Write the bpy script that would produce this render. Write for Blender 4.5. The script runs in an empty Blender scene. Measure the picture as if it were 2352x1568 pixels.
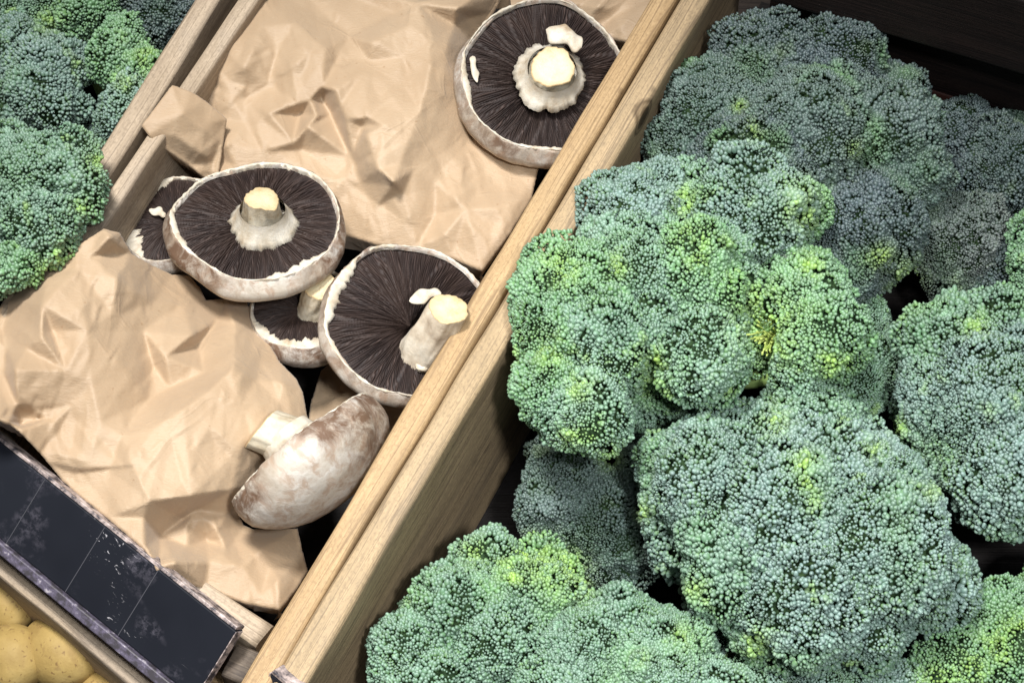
import bpy, math, random
import numpy as np
from mathutils import Vector, Matrix
from mathutils.geometry import delaunay_2d_cdt

S = bpy.context.scene
COL = S.collection
# ------------------------------------------------------------------ camera
TILT = math.radians(32)
LENS = 70.0
DIST = 0.60 * LENS / 36.0
FW = np.array([0.0, math.sin(TILT), -math.cos(TILT)])
UP = np.array([0.0, math.cos(TILT), math.sin(TILT)])
RT = np.array([1.0, 0.0, 0.0])
CAM = np.array([0.0, 0.0, 0.14]) - FW * DIST
cd = bpy.data.cameras.new('camera')
cam = bpy.data.objects.new('camera', cd)
COL.objects.link(cam)
cam.location = CAM.tolist()
cam.rotation_euler = (TILT, 0, 0)
cd.lens = LENS; cd.sensor_width = 36; cd.clip_start = 0.02; cd.clip_end = 50
S.camera = cam
# ------------------------------------------------------------------ light
w = bpy.data.worlds.new("World"); S.world = w; w.use_nodes = True
bg = w.node_tree.nodes['Background']
bg.inputs[0].default_value = (0.80, 0.86, 1.0, 1); bg.inputs[1].default_value = 0.10

def area(name, loc, target, size, power, color, sy=None):
    l = bpy.data.lights.new(name, 'AREA'); l.energy = power; l.size = size; l.color = color
    if sy: l.shape = 'RECTANGLE'; l.size_y = sy
    o = bpy.data.objects.new(name, l); COL.objects.link(o); o.location = loc
    o.rotation_euler = (Vector(target) - Vector(loc)).to_track_quat('-Z', 'Y').to_euler()
    return o
def spot(name, loc, target, power, color, radius, cone, blend):
    l = bpy.data.lights.new(name, 'SPOT'); l.energy = power; l.color = color; l.shadow_soft_size = radius
    l.spot_size = math.radians(cone); l.spot_blend = blend
    o = bpy.data.objects.new(name, l); COL.objects.link(o); o.location = loc
    o.rotation_euler = (Vector(target) - Vector(loc)).to_track_quat('-Z', 'Y').to_euler()
spot('track_spotlight', (-0.36, 0.16, 1.75), (-0.10, -0.15, 0.12), 176, (1.0, 0.978, 0.95), 0.15, 50, 0.9)
spot('front_fill_spot', (0.30, -0.80, 1.60), (0.14, -0.20, 0.12), 92, (0.96, 0.98, 1.0), 0.07, 36, 0.9)  # added fill from the front right, brightens broccoli and divider face
area('overhead_fill', (0.1, -0.4, 2.2), (0.0, 0.0, 0.1), 0.6, 17, (0.97, 0.98, 1.0))  # added soft fill that lifts the shadows
S.view_settings.view_transform = 'Standard'; S.view_settings.look = 'None'
S.view_settings.exposure = 0.0; S.view_settings.gamma = 1.0
S.render.engine = 'CYCLES'

# ------------------------------------------------------------------ helpers
PXM = 0.60 / 2352.0                                   # metres for one picture unit at the crate tops
def P(px, py, z):
    d = FW + RT * ((px - 1176) / 2352 * 36 / LENS) + UP * (-(py - 784) / 2352 * 36 / LENS)
    t = (z - CAM[2]) / d[2]
    return CAM + d * t
def PA(px, py, z):
    px = np.asarray(px, float); py = np.asarray(py, float)
    a = (px - 1176) / 2352 * 36 / LENS; b = -(py - 784) / 2352 * 36 / LENS
    d = FW[None] + a[:, None] * RT[None] + b[:, None] * UP[None]
    t = (z - CAM[2]) / d[:, 2]
    return CAM[None] + d * t[:, None]
def proj(p):
    v = p - CAM[None]
    dz = v @ FW
    return 1176 + (v @ RT) / dz * 2352 * LENS / 36, 784 - (v @ UP) / dz * 2352 * LENS / 36
def camvec(x, y, z):                                   # right, up in the picture, towards the viewer
    v = RT * x + UP * y - FW * z
    return v / np.linalg.norm(v)

class Noise:                                           # cheap smooth vector noise
    def __init__(s, seed, n=14):
        r = np.random.RandomState(seed)
        d = r.normal(size=(n, 3)); d /= np.linalg.norm(d, axis=1)[:, None]
        s.k = d * r.uniform(0.6, 1.7, n)[:, None]; s.ph = r.uniform(0, 6.28, n); s.n = n
    def __call__(s, p, f):
        return np.sin(p @ (s.k.T * f) * 6.2832 + s.ph).sum(axis=1) / math.sqrt(s.n / 2) * 0.6

def mesh_obj(name, V, F, mats, parent=None, smooth=True, fm=None, col=None):
    me = bpy.data.meshes.new(name)
    V = np.asarray(V, dtype=np.float32)
    if isinstance(F, np.ndarray):
        n, k = F.shape
        me.vertices.add(len(V)); me.vertices.foreach_set('co', V.ravel())
        me.loops.add(n * k); me.loops.foreach_set('vertex_index', F.ravel().astype(np.int32))
        me.polygons.add(n); me.polygons.foreach_set('loop_start', (np.arange(n) * k).astype(np.int32))
        me.polygons.foreach_set('loop_total', np.full(n, k, dtype=np.int32))
        me.update(calc_edges=True)
    else:
        me.from_pydata([tuple(map(float, v)) for v in V], [], [tuple(int(i) for i in f) for f in F])
        me.update()
    if smooth: me.polygons.foreach_set('use_smooth', [True] * len(me.polygons))
    for m in (mats if isinstance(mats, (list, tuple)) else [mats]): me.materials.append(m)
    if fm is not None: me.polygons.foreach_set('material_index', np.asarray(fm, dtype=np.int32))
    if col is not None:
        a = me.color_attributes.new('tint', 'FLOAT_COLOR', 'POINT')
        c = np.ones((len(V), 4), dtype=np.float32); c[:, :3] = col
        a.data.foreach_set('color', c.ravel())
    me.validate(); me.update()
    o = bpy.data.objects.new(name, me); COL.objects.link(o)
    if parent is not None: o.parent = parent
    return o
def tag(o, label=None, cat=None, group=None, kind=None):
    if label: o['label'] = label
    if cat: o['category'] = cat
    if group: o['group'] = group
    if kind: o['kind'] = kind
    return o
def empty(name, loc, label, cat, group=None, M=None):
    o = bpy.data.objects.new(name, None); COL.objects.link(o); o.empty_display_size = 0.02
    if M is not None: o.matrix_world = M
    else: o.location = [float(v) for v in loc]
    return tag(o, label, cat, group)

# ------------------------------------------------------------------ materials
class NT:
    def __init__(s, name):
        s.m = bpy.data.materials.new(name); s.m.use_nodes = True
        s.t = s.m.node_tree; s.b = s.t.nodes['Principled BSDF']
    def n(s, typ, **kw):
        nd = s.t.nodes.new(typ)
        for k, v in kw.items():
            if k.startswith('i_'):
                key = k[2:]; key = int(key) if key.isdigit() else key
                nd.inputs[key].default_value = v
            else: setattr(nd, k, v)
        return nd
    def l(s, a, b): s.t.links.new(a, b)
    def coord(s, scale=(1, 1, 1), typ='Object', warp=0):
        tc = s.n('ShaderNodeTexCoord'); mp = s.n('ShaderNodeMapping'); mp.inputs['Scale'].default_value = scale
        s.l(tc.outputs[typ], mp.inputs['Vector']); return mp.outputs[0]
    def noise(s, vec, scale, detail=4, rough=0.55, dist=0):
        nd = s.n('ShaderNodeTexNoise'); s.l(vec, nd.inputs['Vector'])
        nd.inputs['Scale'].default_value = scale; nd.inputs['Detail'].default_value = detail
        nd.inputs['Roughness'].default_value = rough; nd.inputs['Distortion'].default_value = dist
        return nd.outputs['Fac']
    def ramp(s, fac, stops, interp='LINEAR'):
        r = s.n('ShaderNodeValToRGB'); s.l(fac, r.inputs[0]); r.color_ramp.interpolation = interp
        e = r.color_ramp.elements
        while len(e) > 1: e.remove(e[-1])
        e[0].position = stops[0][0]; c = stops[0][1]; e[0].color = (c, c, c, 1) if not hasattr(c, '__len__') else (*c, 1)
        for p, c in stops[1:]:
            x = e.new(p); x.color = (c, c, c, 1) if not hasattr(c, '__len__') else (*c, 1)
        return r.outputs[0]
    def mix(s, fac, a, b, typ='MIX'):
        m = s.n('ShaderNodeMix', data_type='RGBA', blend_type=typ)
        for sock, v in ((m.inputs[0], fac), (m.inputs[6], a), (m.inputs[7], b)):
            if isinstance(v, (int, float)): sock.default_value = v
            elif hasattr(v, '__len__'): sock.default_value = (*v, 1)
            else: s.l(v, sock)
        return m.outputs[2]
    def math(s, op, a, b=0.0, clamp=False):
        m = s.n('ShaderNodeMath', operation=op, use_clamp=clamp)
        for i, v in enumerate((a, b)):
            if isinstance(v, (int, float)): m.inputs[i].default_value = v
            else: s.l(v, m.inputs[i])
        return m.outputs[0]
    def bump(s, h, strength, dist):
        b = s.n('ShaderNodeBump'); b.inputs['Strength'].default_value = strength; b.inputs['Distance'].default_value = dist
        s.l(h, b.inputs['Height']); s.l(b.outputs[0], s.b.inputs['Normal'])
    def out(s, col=None, rough=0.6, spec=0.4):
        if col is not None:
            if hasattr(col, '__len__'): s.b.inputs['Base Color'].default_value = (*col, 1)
            else: s.l(col, s.b.inputs['Base Color'])
        if isinstance(rough, (int, float)): s.b.inputs['Roughness'].default_value = rough
        else: s.l(rough, s.b.inputs['Roughness'])
        s.b.inputs['Specular IOR Level'].default_value = spec
        return s.m

def wood(name, light, mid, dark, knot=None, rough=0.62, grain=1.0):
    t = NT(name)
    v = t.coord((5.0, 55, 55))
    g = t.noise(v, 1.7, 6, 0.60, 0.25)
    v2 = t.coord((2.0, 200, 200)); fine = t.noise(v2, 4.5, 4, 0.6)
    v3 = t.coord((6, 10, 10)); big = t.noise(v3, 2.4, 3, 0.5)
    c = t.ramp(g, [(0.22, dark), (0.40, mid), (0.60, light), (0.85, mid)])
    c = t.mix(t.ramp(fine, [(0.35, 0.40 * grain), (0.58, 0.0)]), c, dark)
    c = t.mix(t.ramp(big, [(0.42, 0.0), (0.70, 0.42)]), c, mid)
    sp = t.noise(t.coord((60, 160, 160)), 3.0, 3, 0.7)
    c = t.mix(t.ramp(sp, [(0.52, 0.0), (0.66, 0.45)]), c, light)
    c = t.mix(t.ramp(t.noise(t.coord((400, 700, 700)), 1.0, 2, 0.6), [(0.36, 0.35), (0.5, 0.0)]), c, dark)
    c = t.mix(t.ramp(t.noise(t.coord((30, 50, 50)), 1.4, 2, 0.5), [(0.70, 0.0), (0.76, 0.6)]), c, dark)
    ln_ = t.noise(t.coord((1.3, 85, 85)), 1.6, 2, 0.5, 0.15)
    ml = t.ramp(ln_, [(0.480, 0.0), (0.50, 0.75), (0.52, 0.0), (0.59, 0.0), (0.612, 0.8), (0.63, 0.0)])
    c = t.mix(ml, c, dark)
    c = t.mix(t.ramp(t.noise(t.coord((9, 30, 30)), 1.0, 5, 0.7), [(0.50, 0.0), (0.72, 0.55)]), c, (mid[0] * 0.62, mid[1] * 0.66, mid[2] * 0.78))
    if knot:
        tc = t.n('ShaderNodeTexCoord'); mp = t.n('ShaderNodeMapping')
        mp.inputs['Location'].default_value = [-k * s for k, s in zip(knot, (55, 72, 72))]; mp.inputs['Scale'].default_value = (55, 72, 72)
        t.l(tc.outputs['Object'], mp.inputs[0])
        ln = t.n('ShaderNodeVectorMath', operation='LENGTH'); t.l(mp.outputs[0], ln.inputs[0])
        d = t.math('ADD', ln.outputs['Value'], t.math('MULTIPLY', big, 0.4))
        c = t.mix(t.ramp(d, [(0.0, 1.0), (0.62, 0.9), (0.74, 0.35), (0.86, 0.75), (1.0, 0.0)]), c, (0.045, 0.026, 0.012))
    t.bump(t.math('ADD', g, t.math('MULTIPLY', fine, 0.6)), 0.55, 0.0012)
    return t.out(c, rough, 0.3)
W_TAN = wood('wood_tan', (0.48, 0.335, 0.18), (0.38, 0.255, 0.13), (0.18, 0.115, 0.06))
W_TAN2 = wood('wood_pale', (0.46, 0.335, 0.195), (0.34, 0.25, 0.145), (0.15, 0.11, 0.07), knot=(0.476, -0.0085, -0.008))
W_GREY = wood('wood_weathered', (0.50, 0.40, 0.29), (0.36, 0.28, 0.195), (0.16, 0.12, 0.085))
W_BLOCK = wood('wood_endgrain', (0.17, 0.135, 0.10), (0.11, 0.085, 0.065), (0.05, 0.038, 0.03))
W_DARK = wood('wood_dark', (0.020, 0.012, 0.010), (0.013, 0.008, 0.007), (0.005, 0.003, 0.003))  # shade of the back wall is put into this near-black colour
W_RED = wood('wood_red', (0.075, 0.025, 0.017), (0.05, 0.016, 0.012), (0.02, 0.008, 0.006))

def mat_paper():
    t = NT('kraft_paper')
    v = t.coord((1, 1, 1))
    f = t.noise(t.coord((260, 900, 300)), 1.0, 4, 0.7)
    b = t.noise(v, 14, 4, 0.6); s = t.noise(v, 900, 2, 0.5)
    c = t.ramp(b, [(0.3, (0.375, 0.268, 0.168)), (0.7, (0.450, 0.335, 0.220))])
    c = t.mix(t.ramp(f, [(0.40, 0.22), (0.60, 0.0)]), c, (0.40, 0.26, 0.15))
    c = t.mix(t.ramp(s, [(0.70, 0.0), (0.78, 0.4)]), c, (0.60, 0.46, 0.33))
    c = t.mix(t.ramp(t.noise(v, 260, 2, 0.5), [(0.72, 0.0), (0.77, 0.55)]), c, (0.28, 0.17, 0.09))
    wv = t.n('ShaderNodeTexNoise'); t.l(v, wv.inputs['Vector']); wv.inputs['Scale'].default_value = 12
    wm = t.n('ShaderNodeMix', data_type='VECTOR'); wm.inputs[0].default_value = 0.06
    t.l(v, wm.inputs[4]); t.l(wv.outputs['Color'], wm.inputs[5])
    cr = None
    for sc_, dd_, wt in ((17, 0.050, 1.0), (41, 0.06, 0.55)):                 # sharp hairline creases
        vo = t.n('ShaderNodeTexVoronoi', feature='DISTANCE_TO_EDGE'); t.l(wm.outputs[1], vo.inputs['Vector']); vo.inputs['Scale'].default_value = sc_
        e_ = t.math('MULTIPLY', t.ramp(vo.outputs['Distance'], [(0.0, 1.0), (dd_, 0.0)]), t.math('MULTIPLY', t.ramp(t.noise(v, sc_ * 1.1, 2), [(0.45, 0.0), (0.62, 1.0)]), wt))
        cr = e_ if cr is None else t.math('ADD', cr, e_)
    t.bump(t.math('ADD', t.math('ADD', f, t.noise(v, 60, 5, 0.6)), t.math('MULTIPLY', cr, 0.9)), 0.42, 0.0010)
    t.b.inputs['Sheen Weight'].default_value = 0.12
    return t.out(c, 0.50, 0.38)
M_PAPER = mat_paper()

def mat_bud():
    t = NT('broccoli_buds')
    a = t.n('ShaderNodeAttribute', attribute_name='tint')
    v = t.coord()
    c = t.mix(t.ramp(t.noise(v, 700, 2, 0.5), [(0.4, 0.0), (0.7, 0.18)]), a.outputs['Color'], (0.30, 0.40, 0.34))
    t.b.inputs['Subsurface Weight'].default_value = 0.0
    return t.out(c, 0.44, 0.5)
M_BUD = mat_bud()
def mat_core():
    t = NT('broccoli_core')
    c = t.ramp(t.noise(t.coord(), 160, 3, 0.6), [(0.35, (0.012, 0.028, 0.013)), (0.7, (0.035, 0.066, 0.024))])  # dark green paints the shade in the gaps between buds
    return t.out(c, 0.8, 0.1)
M_CORE = mat_core()
M_STALK = NT('broccoli_stalk')
M_STALK = M_STALK.out(M_STALK.ramp(M_STALK.noise(M_STALK.coord((40, 40, 8)), 3, 3), [(0.3, (0.20, 0.33, 0.09)), (0.7, (0.36, 0.48, 0.17))]), 0.5)
M_YEL = NT('young_floret_stalks')
M_YEL = M_YEL.out(M_YEL.ramp(M_YEL.noise(M_YEL.coord(), 300, 2), [(0.3, (0.34, 0.46, 0.09)), (0.7, (0.56, 0.63, 0.22))]), 0.45)

def mat_gill():
    t = NT('mushroom_gills')
    a = t.n('ShaderNodeAttribute', attribute_name='tint')
    c = t.mix(t.ramp(t.noise(t.coord(), 45, 3), [(0.35, 0.0), (0.7, 0.35)]), a.outputs['Color'], (0.055, 0.032, 0.022))
    return t.out(c, 0.62, 0.30)
M_GILL = mat_gill()
def mat_skin():
    t = NT('mushroom_cap_skin')
    v = t.coord()
    a = t.n('ShaderNodeAttribute', attribute_name='tint')          # white skin, browner towards the bruised rim
    n = t.noise(v, 28, 5, 0.62, 0.8); f = t.noise(t.coord((1, 1, 0.35)), 150, 5, 0.7, 0.5)
    c = t.ramp(n, [(0.28, (0.31, 0.25, 0.18)), (0.45, (0.48, 0.43, 0.36)), (0.62, (0.60, 0.57, 0.52)), (0.8, (0.45, 0.37, 0.25))])
    c = t.mix(t.ramp(f, [(0.38, 0.65), (0.54, 0.0)]), c, (0.33, 0.22, 0.15))
    c = t.mix(t.ramp(t.noise(v, 60, 5, 0.7), [(0.60, 0.0), (0.68, 0.55)]), c, (0.26, 0.16, 0.10))
    sep = t.n('ShaderNodeSeparateColor'); t.l(a.outputs['Color'], sep.inputs[0])
    br = t.math('MULTIPLY', sep.outputs[0], t.ramp(t.noise(v, 75, 6, 0.75, 0.6), [(0.34, 0.0), (0.62, 1.0)]), True)
    c = t.mix(br, c, (0.14, 0.085, 0.055))
    t.bump(t.math('ADD', f, n), 0.45, 0.0012)
    return t.out(c, 0.46, 0.4)
M_SKIN = mat_skin()
def mat_flesh(name, c0, c1, c2, sc=60):
    t = NT(name); v = t.coord()
    n = t.noise(v, sc, 5, 0.6)
    c = t.ramp(n, [(0.28, c0), (0.48, c1), (0.72, c2)])
    t.bump(t.noise(v, 220, 5, 0.65), 0.5, 0.001)
    t.b.inputs['Subsurface Weight'].default_value = 0.06; t.b.inputs['Subsurface Radius'].default_value = (0.004, 0.003, 0.002)
    return t.out(c, 0.45, 0.4)
M_VEIL = mat_flesh('mushroom_veil', (0.36, 0.27, 0.17), (0.54, 0.48, 0.38), (0.64, 0.60, 0.52), 80)
M_STEM = mat_flesh('mushroom_stem', (0.33, 0.25, 0.15), (0.50, 0.44, 0.33), (0.60, 0.56, 0.46), 80)
M_STEMB = mat_flesh('mushroom_stem_browned', (0.22, 0.155, 0.10), (0.55, 0.47, 0.36), (0.74, 0.69, 0.58), 45)
def mat_cut(*c):
    m = mat_flesh(*c); nt_ = m.node_tree; b = nt_.nodes['Principled BSDF']; src = b.inputs['Base Color'].links[0].from_socket
    at = nt_.nodes.new('ShaderNodeAttribute'); at.attribute_name = 'tint'                # oxidised brown line round the knife cut
    nn = nt_.nodes.new('ShaderNodeTexNoise'); nn.inputs['Scale'].default_value = 90; tc = nt_.nodes.new('ShaderNodeTexCoord'); nt_.links.new(tc.outputs['Object'], nn.inputs['Vector'])
    mu = nt_.nodes.new('ShaderNodeMath'); mu.operation = 'MULTIPLY'; nt_.links.new(at.outputs['Fac'], mu.inputs[0]); nt_.links.new(nn.outputs['Fac'], mu.inputs[1])
    mx = nt_.nodes.new('ShaderNodeMix'); mx.data_type = 'RGBA'; nt_.links.new(mu.outputs[0], mx.inputs[0]); nt_.links.new(src, mx.inputs[6]); mx.inputs[7].default_value = (0.42, 0.24, 0.07, 1)
    nt_.links.new(mx.outputs[2], b.inputs['Base Color']); return m
M_CUT = mat_cut('mushroom_stem_cut', (0.46, 0.33, 0.16), (0.58, 0.50, 0.32), (0.62, 0.57, 0.42), 90)

def mat_rail():
    t = NT('blackboard'); v = t.coord()
    st = t.coord((40, 120, 60))
    c = t.ramp(t.noise(v, 9, 3), [(0.3, (0.009, 0.010, 0.014)), (0.7, (0.016, 0.018, 0.024))])
    sm = t.math('MULTIPLY', t.ramp(t.noise(v, 24, 3, 0.5, 0.3), [(0.52, 0.0), (0.62, 1.0)]), t.ramp(t.noise(v, 170, 5, 0.75), [(0.46, 0.0), (0.62, 1.0)]))
    c = t.mix(t.math('MULTIPLY', sm, 0.22), c, (0.26, 0.24, 0.29))
    sc = t.math('MULTIPLY', t.ramp(t.noise(v, 18, 2, 0.5), [(0.50, 0.0), (0.60, 1.0)]), t.ramp(t.noise(t.coord((150, 420, 200)), 1.0, 3, 0.6, 1.6), [(0.640, 0.0), (0.72, 1.0)]))
    c = t.mix(t.math('MULTIPLY', sc, 0.8), c, (0.62, 0.60, 0.62))
    return t.out(c, 0.5, 0.08)
M_RAIL = mat_rail()
def mat_scuff(name, tint):
    t = NT(name)
    n = t.noise(t.coord((45, 60, 60)), 3.0, 4, 0.7, 0.2)
    c = t.ramp(n, [(0.40, (0.050, 0.045, 0.052)), (0.58, tint), (0.74, (0.60, 0.56, 0.56))])
    return t.out(c, 0.4, 0.5)
M_LIP = mat_scuff('scuffed_lip', (0.12, 0.105, 0.15))
M_EDGE = mat_scuff('worn_edge', (0.42, 0.34, 0.31))
M_CHALK = NT('chalk_line').out((0.055, 0.055, 0.065), 0.8)

def mat_potato():
    t = NT('potato_skin'); v = t.coord()
    c = t.ramp(t.noise(v, 30, 5, 0.6), [(0.3, (0.24, 0.155, 0.05)), (0.55, (0.36, 0.25, 0.085)), (0.75, (0.43, 0.32, 0.13))])
    c = t.mix(t.ramp(t.noise(v, 26, 3, 0.55, 0.5), [(0.54, 0.0), (0.66, 0.65)]), c, (0.20, 0.12, 0.05))
    c = t.mix(t.ramp(t.noise(v, 380, 2, 0.5), [(0.62, 0.0), (0.68, 0.75)]), c, (0.17, 0.10, 0.04))
    c = t.mix(t.ramp(t.noise(v, 110, 3, 0.6), [(0.60, 0.0), (0.70, 0.5)]), c, (0.20, 0.12, 0.05))
    t.bump(t.noise(v, 150, 5, 0.65), 0.45, 0.0012)
    return t.out(c, 0.6, 0.25)
M_POT = mat_potato()
W_BASE = wood('wood_base', (0.010, 0.007, 0.006), (0.007, 0.005, 0.004), (0.003, 0.002, 0.002))  # near-black, so shade in the gaps between heads is in the colour
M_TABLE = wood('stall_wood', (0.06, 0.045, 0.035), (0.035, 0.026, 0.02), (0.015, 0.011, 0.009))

# ------------------------------------------------------------------ planks
def plank(name, a, b, width, height, mat, parent, side=1, bev=0.0025, seed=0, wob=0.0006):
    """a -> b : the top edge nearest the viewer's left; width is laid to `side` of it, height goes down"""
    a = np.array(a, float); b = np.array(b, float)
    L = np.linalg.norm(b - a); x = (b - a) / L
    zv = np.array([0, 0, 1.0]); y = np.cross(zv, x) * side; y /= np.linalg.norm(y); zz = np.cross(x, y)
    if side < 0: zz = -zz
    org = a + y * width / 2
    # cross-section with rounded corners
    sec = []
    hw = width / 2
    for cx, cz, a0 in ((hw - bev, -bev, 0), (-hw + bev, -bev, 90), (-hw + bev, -height + bev, 180), (hw - bev, -height + bev, 270)):
        for k in range(5):
            an = math.radians(a0 + k * 22.5); sec.append((cx + bev * math.cos(an), cz + bev * math.sin(an)))
    # densify long sides
    S2 = []
    for i, p in enumerate(sec):
        q = sec[(i + 1) % len(sec)]; S2.append(p)
        dd = math.dist(p, q); m = int(dd / 0.008)
        for k in range(1, m): S2.append((p[0] + (q[0] - p[0]) * k / m, p[1] + (q[1] - p[1]) * k / m))
    n = len(S2); m = max(2, int(L / 0.01))
    nz = Noise(seed + 5)
    V = []
    for i in range(m + 1):
        X = L * i / m
        pts = np.array([[X, s[0], s[1]] for s in S2])
        wv = nz(pts * np.array([1, 1, 1]), 9) * wob
        cc = pts[:, 1:] / (np.abs(pts[:, 1:]).max(axis=1)[:, None] + 1e-9)
        pts[:, 1] += wv * np.sign(pts[:, 1]); pts[:, 2] += nz(pts * np.array([1.0, 0.01, 0.01]), 7) * wob
        V.append(pts)
    V = np.concatenate(V)
    F = [(i * n + j, i * n + (j + 1) % n, (i + 1) * n + (j + 1) % n, (i + 1) * n + j) for i in range(m) for j in range(n)]
    F += [tuple(range(n))[::-1], tuple(m * n + j for j in range(n))]
    o = mesh_obj(name, V, F, mat)
    M = Matrix(((x[0], y[0], 0, org[0]), (x[1], y[1], 0, org[1]), (x[2], y[2], 1, org[2]), (0, 0, 0, 1)))
    if side < 0:                                          # keep the frame right-handed
        for v in o.data.vertices: v.co.y = -v.co.y
        M = Matrix(((x[0], -y[0], 0, org[0]), (x[1], -y[1], 0, org[1]), (x[2], -y[2], 1, org[2]), (0, 0, 0, 1)))
        o.data.flip_normals()
    for p in o.data.polygons:
        if len(p.vertices) > 4: p.use_smooth = False
    if parent is not None:
        o.parent = parent; o.matrix_local = parent.matrix_world.inverted() @ M
    else: o.matrix_world = M
    return o
def slab(name, corners, z0, z1, mat, parent):
    V = [(c[0], c[1], z) for z in (z0, z1) for c in corners]; n = len(corners)
    V = np.array(V) - (np.array(parent.location)[None] if parent is not None else 0)
    F = [tuple(range(n))[::-1], tuple(range(n, 2 * n))] + [(i, (i + 1) % n, n + (i + 1) % n, n + i) for i in range(n)]
    return mesh_obj(name, V, F, mat, parent, smooth=False)

TOP = 0.162
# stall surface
slab('stall_surface', [(-1.5, -1.2), (1.5, -1.2), (1.5, 1.5), (-1.5, 1.5)], -0.06, -0.03, M_TABLE, None)['kind'] = 'structure'

def line(p0, p1, t0, t1, z):
    """two picture points stretched along their line"""
    p0 = np.array(p0, float); p1 = np.array(p1, float)
    q0 = p0 + (p1 - p0) * t0; q1 = p0 + (p1 - p0) * t1
    return P(q0[0], q0[1], z), P(q1[0], q1[1], z)
def gapw(l1, l2, z, y):
    (a0, a1), (b0, b1) = l1, l2
    A0, A1 = P(*a0, z), P(*a1, z); x = (A1 - A0) / np.linalg.norm(A1 - A0)
    f = (y - b0[1]) / (b1[1] - b0[1]); Q = P(b0[0] + f * (b1[0] - b0[0]), y, z) - A0
    return np.linalg.norm(Q - x * (Q @ x))
LA, LB = ((549, 1568), (1492, 0)), ((646, 1531), (1562, 0))
W1 = gapw(LA, LB, TOP, 800) - 0.0012
W2 = gapw(LB, ((705, 1536), (1074, 935)), TOP, 1200) + 0.002
print('plank widths', W1, W2)
# mushroom crate
mc = empty('mushroom_crate', P(650, 784, 0.0), 'wooden crate in the middle holding brown paper bags and open mushrooms', 'crate', 'wooden crates side by side')
bpy.context.view_layer.update()
a, b = line((549, 1568), (1492, 0), -0.12, 1.10, TOP)
plank('side_plank', a, b, W1, 0.165, W_TAN, mc, side=-1, seed=1, bev=0.003)
a, b = line((212, 490), (545, 0), -1.0, 1.4, TOP)
plank('side_plank', a, b, 0.0115, 0.165, W_GREY, mc, side=-1, seed=2)
a, b = line((-120, 920), (640, 1440), 0, 0.985, 0.120)
plank('end_plank', a, b, 0.016, 0.15, W_GREY, mc, side=-1, seed=3)
c1 = P(600, 1520, 0.02); 
slab('base', [P(-250, 900, 0.01)[:2], P(620, 1480, 0.01)[:2], P(1560, -150, 0.01)[:2], P(560, -400, 0.01)[:2]], -0.004, 0.008, W_BASE, mc)
# corner post and the lower slat showing past the end of the price rail
pa, pb = P(548, 1475, 0.128), P(612, 1502, 0.128)
plank('corner_post', pa, pb, 0.020, 0.024, W_BLOCK, mc, side=-1, seed=8)
pa, pb = P(496, 1538, 0.095), P(600, 1565, 0.095)
plank('end_slat', pa, pb, 0.03, 0.05, W_TAN, mc, side=-1, seed=9)
# broccoli crate on the right
bc = empty('broccoli_crate', P(1700, 784, 0.0), 'wooden crate on the right heaped with large broccoli heads', 'crate', 'wooden crates side by side')
bpy.context.view_layer.update()
a, b = line((646, 1531), (1562, 0), -0.14, 1.12, TOP)
kp = plank('side_plank', a, b, W2, 0.160, W_TAN2, bc, side=-1, seed=4, bev=0.004)
bpy.context.view_layer.update(); print('KNOT', kp.matrix_world.inverted() @ Vector(P(1480, 262, TOP - 0.004).tolist()), W2)
a, b = P(1800, -150, 0.20), P(3050, 170, 0.20)
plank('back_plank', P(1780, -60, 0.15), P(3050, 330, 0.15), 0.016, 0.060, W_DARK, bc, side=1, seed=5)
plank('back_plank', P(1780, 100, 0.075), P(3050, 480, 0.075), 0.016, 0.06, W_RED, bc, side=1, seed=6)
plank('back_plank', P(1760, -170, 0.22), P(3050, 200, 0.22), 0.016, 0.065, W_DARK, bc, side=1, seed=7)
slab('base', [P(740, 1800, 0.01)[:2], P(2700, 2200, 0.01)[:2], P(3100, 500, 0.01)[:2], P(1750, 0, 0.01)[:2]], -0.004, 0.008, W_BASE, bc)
# left broccoli crate
lc = empty('broccoli_crate', P(100, 200, 0.0), 'weathered crate at the top left packed with small dark broccoli', 'crate', 'wooden crates side by side')
bpy.context.view_layer.update()
a, b = line((205, 480), (482, 35), -1.2, 1.5, TOP - 0.001)
plank('side_plank', a, b, 0.0155, 0.16, W_GREY, lc, side=1, seed=10)
slab('base', [P(-500, 600, 0.01)[:2], P(0, 800, 0.01)[:2], P(430, 0, 0.01)[:2], P(430, -400, 0.01)[:2], P(-500, -400, 0.01)[:2]], -0.004, 0.008, W_BASE, lc)
# potato crate
pc = empty('potato_crate', P(40, 1450, 0.0), 'crate of yellow potatoes in the bottom left corner', 'crate', 'wooden crates side by side')
bpy.context.view_layer.update()
a, b = line((0, 1262), (325, 1534), -0.6, 1.9, 0.105)
plank('side_plank', a, b, 0.0112, 0.10, W_GREY, pc, side=-1, seed=11)
slab('base', [P(-500, 1250, 0.0)[:2], P(380, 1750, 0.0)[:2], P(300, 2000, 0.0)[:2], P(-500, 2000, 0.0)[:2]], -0.026, -0.020, W_DARK, pc)

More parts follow.
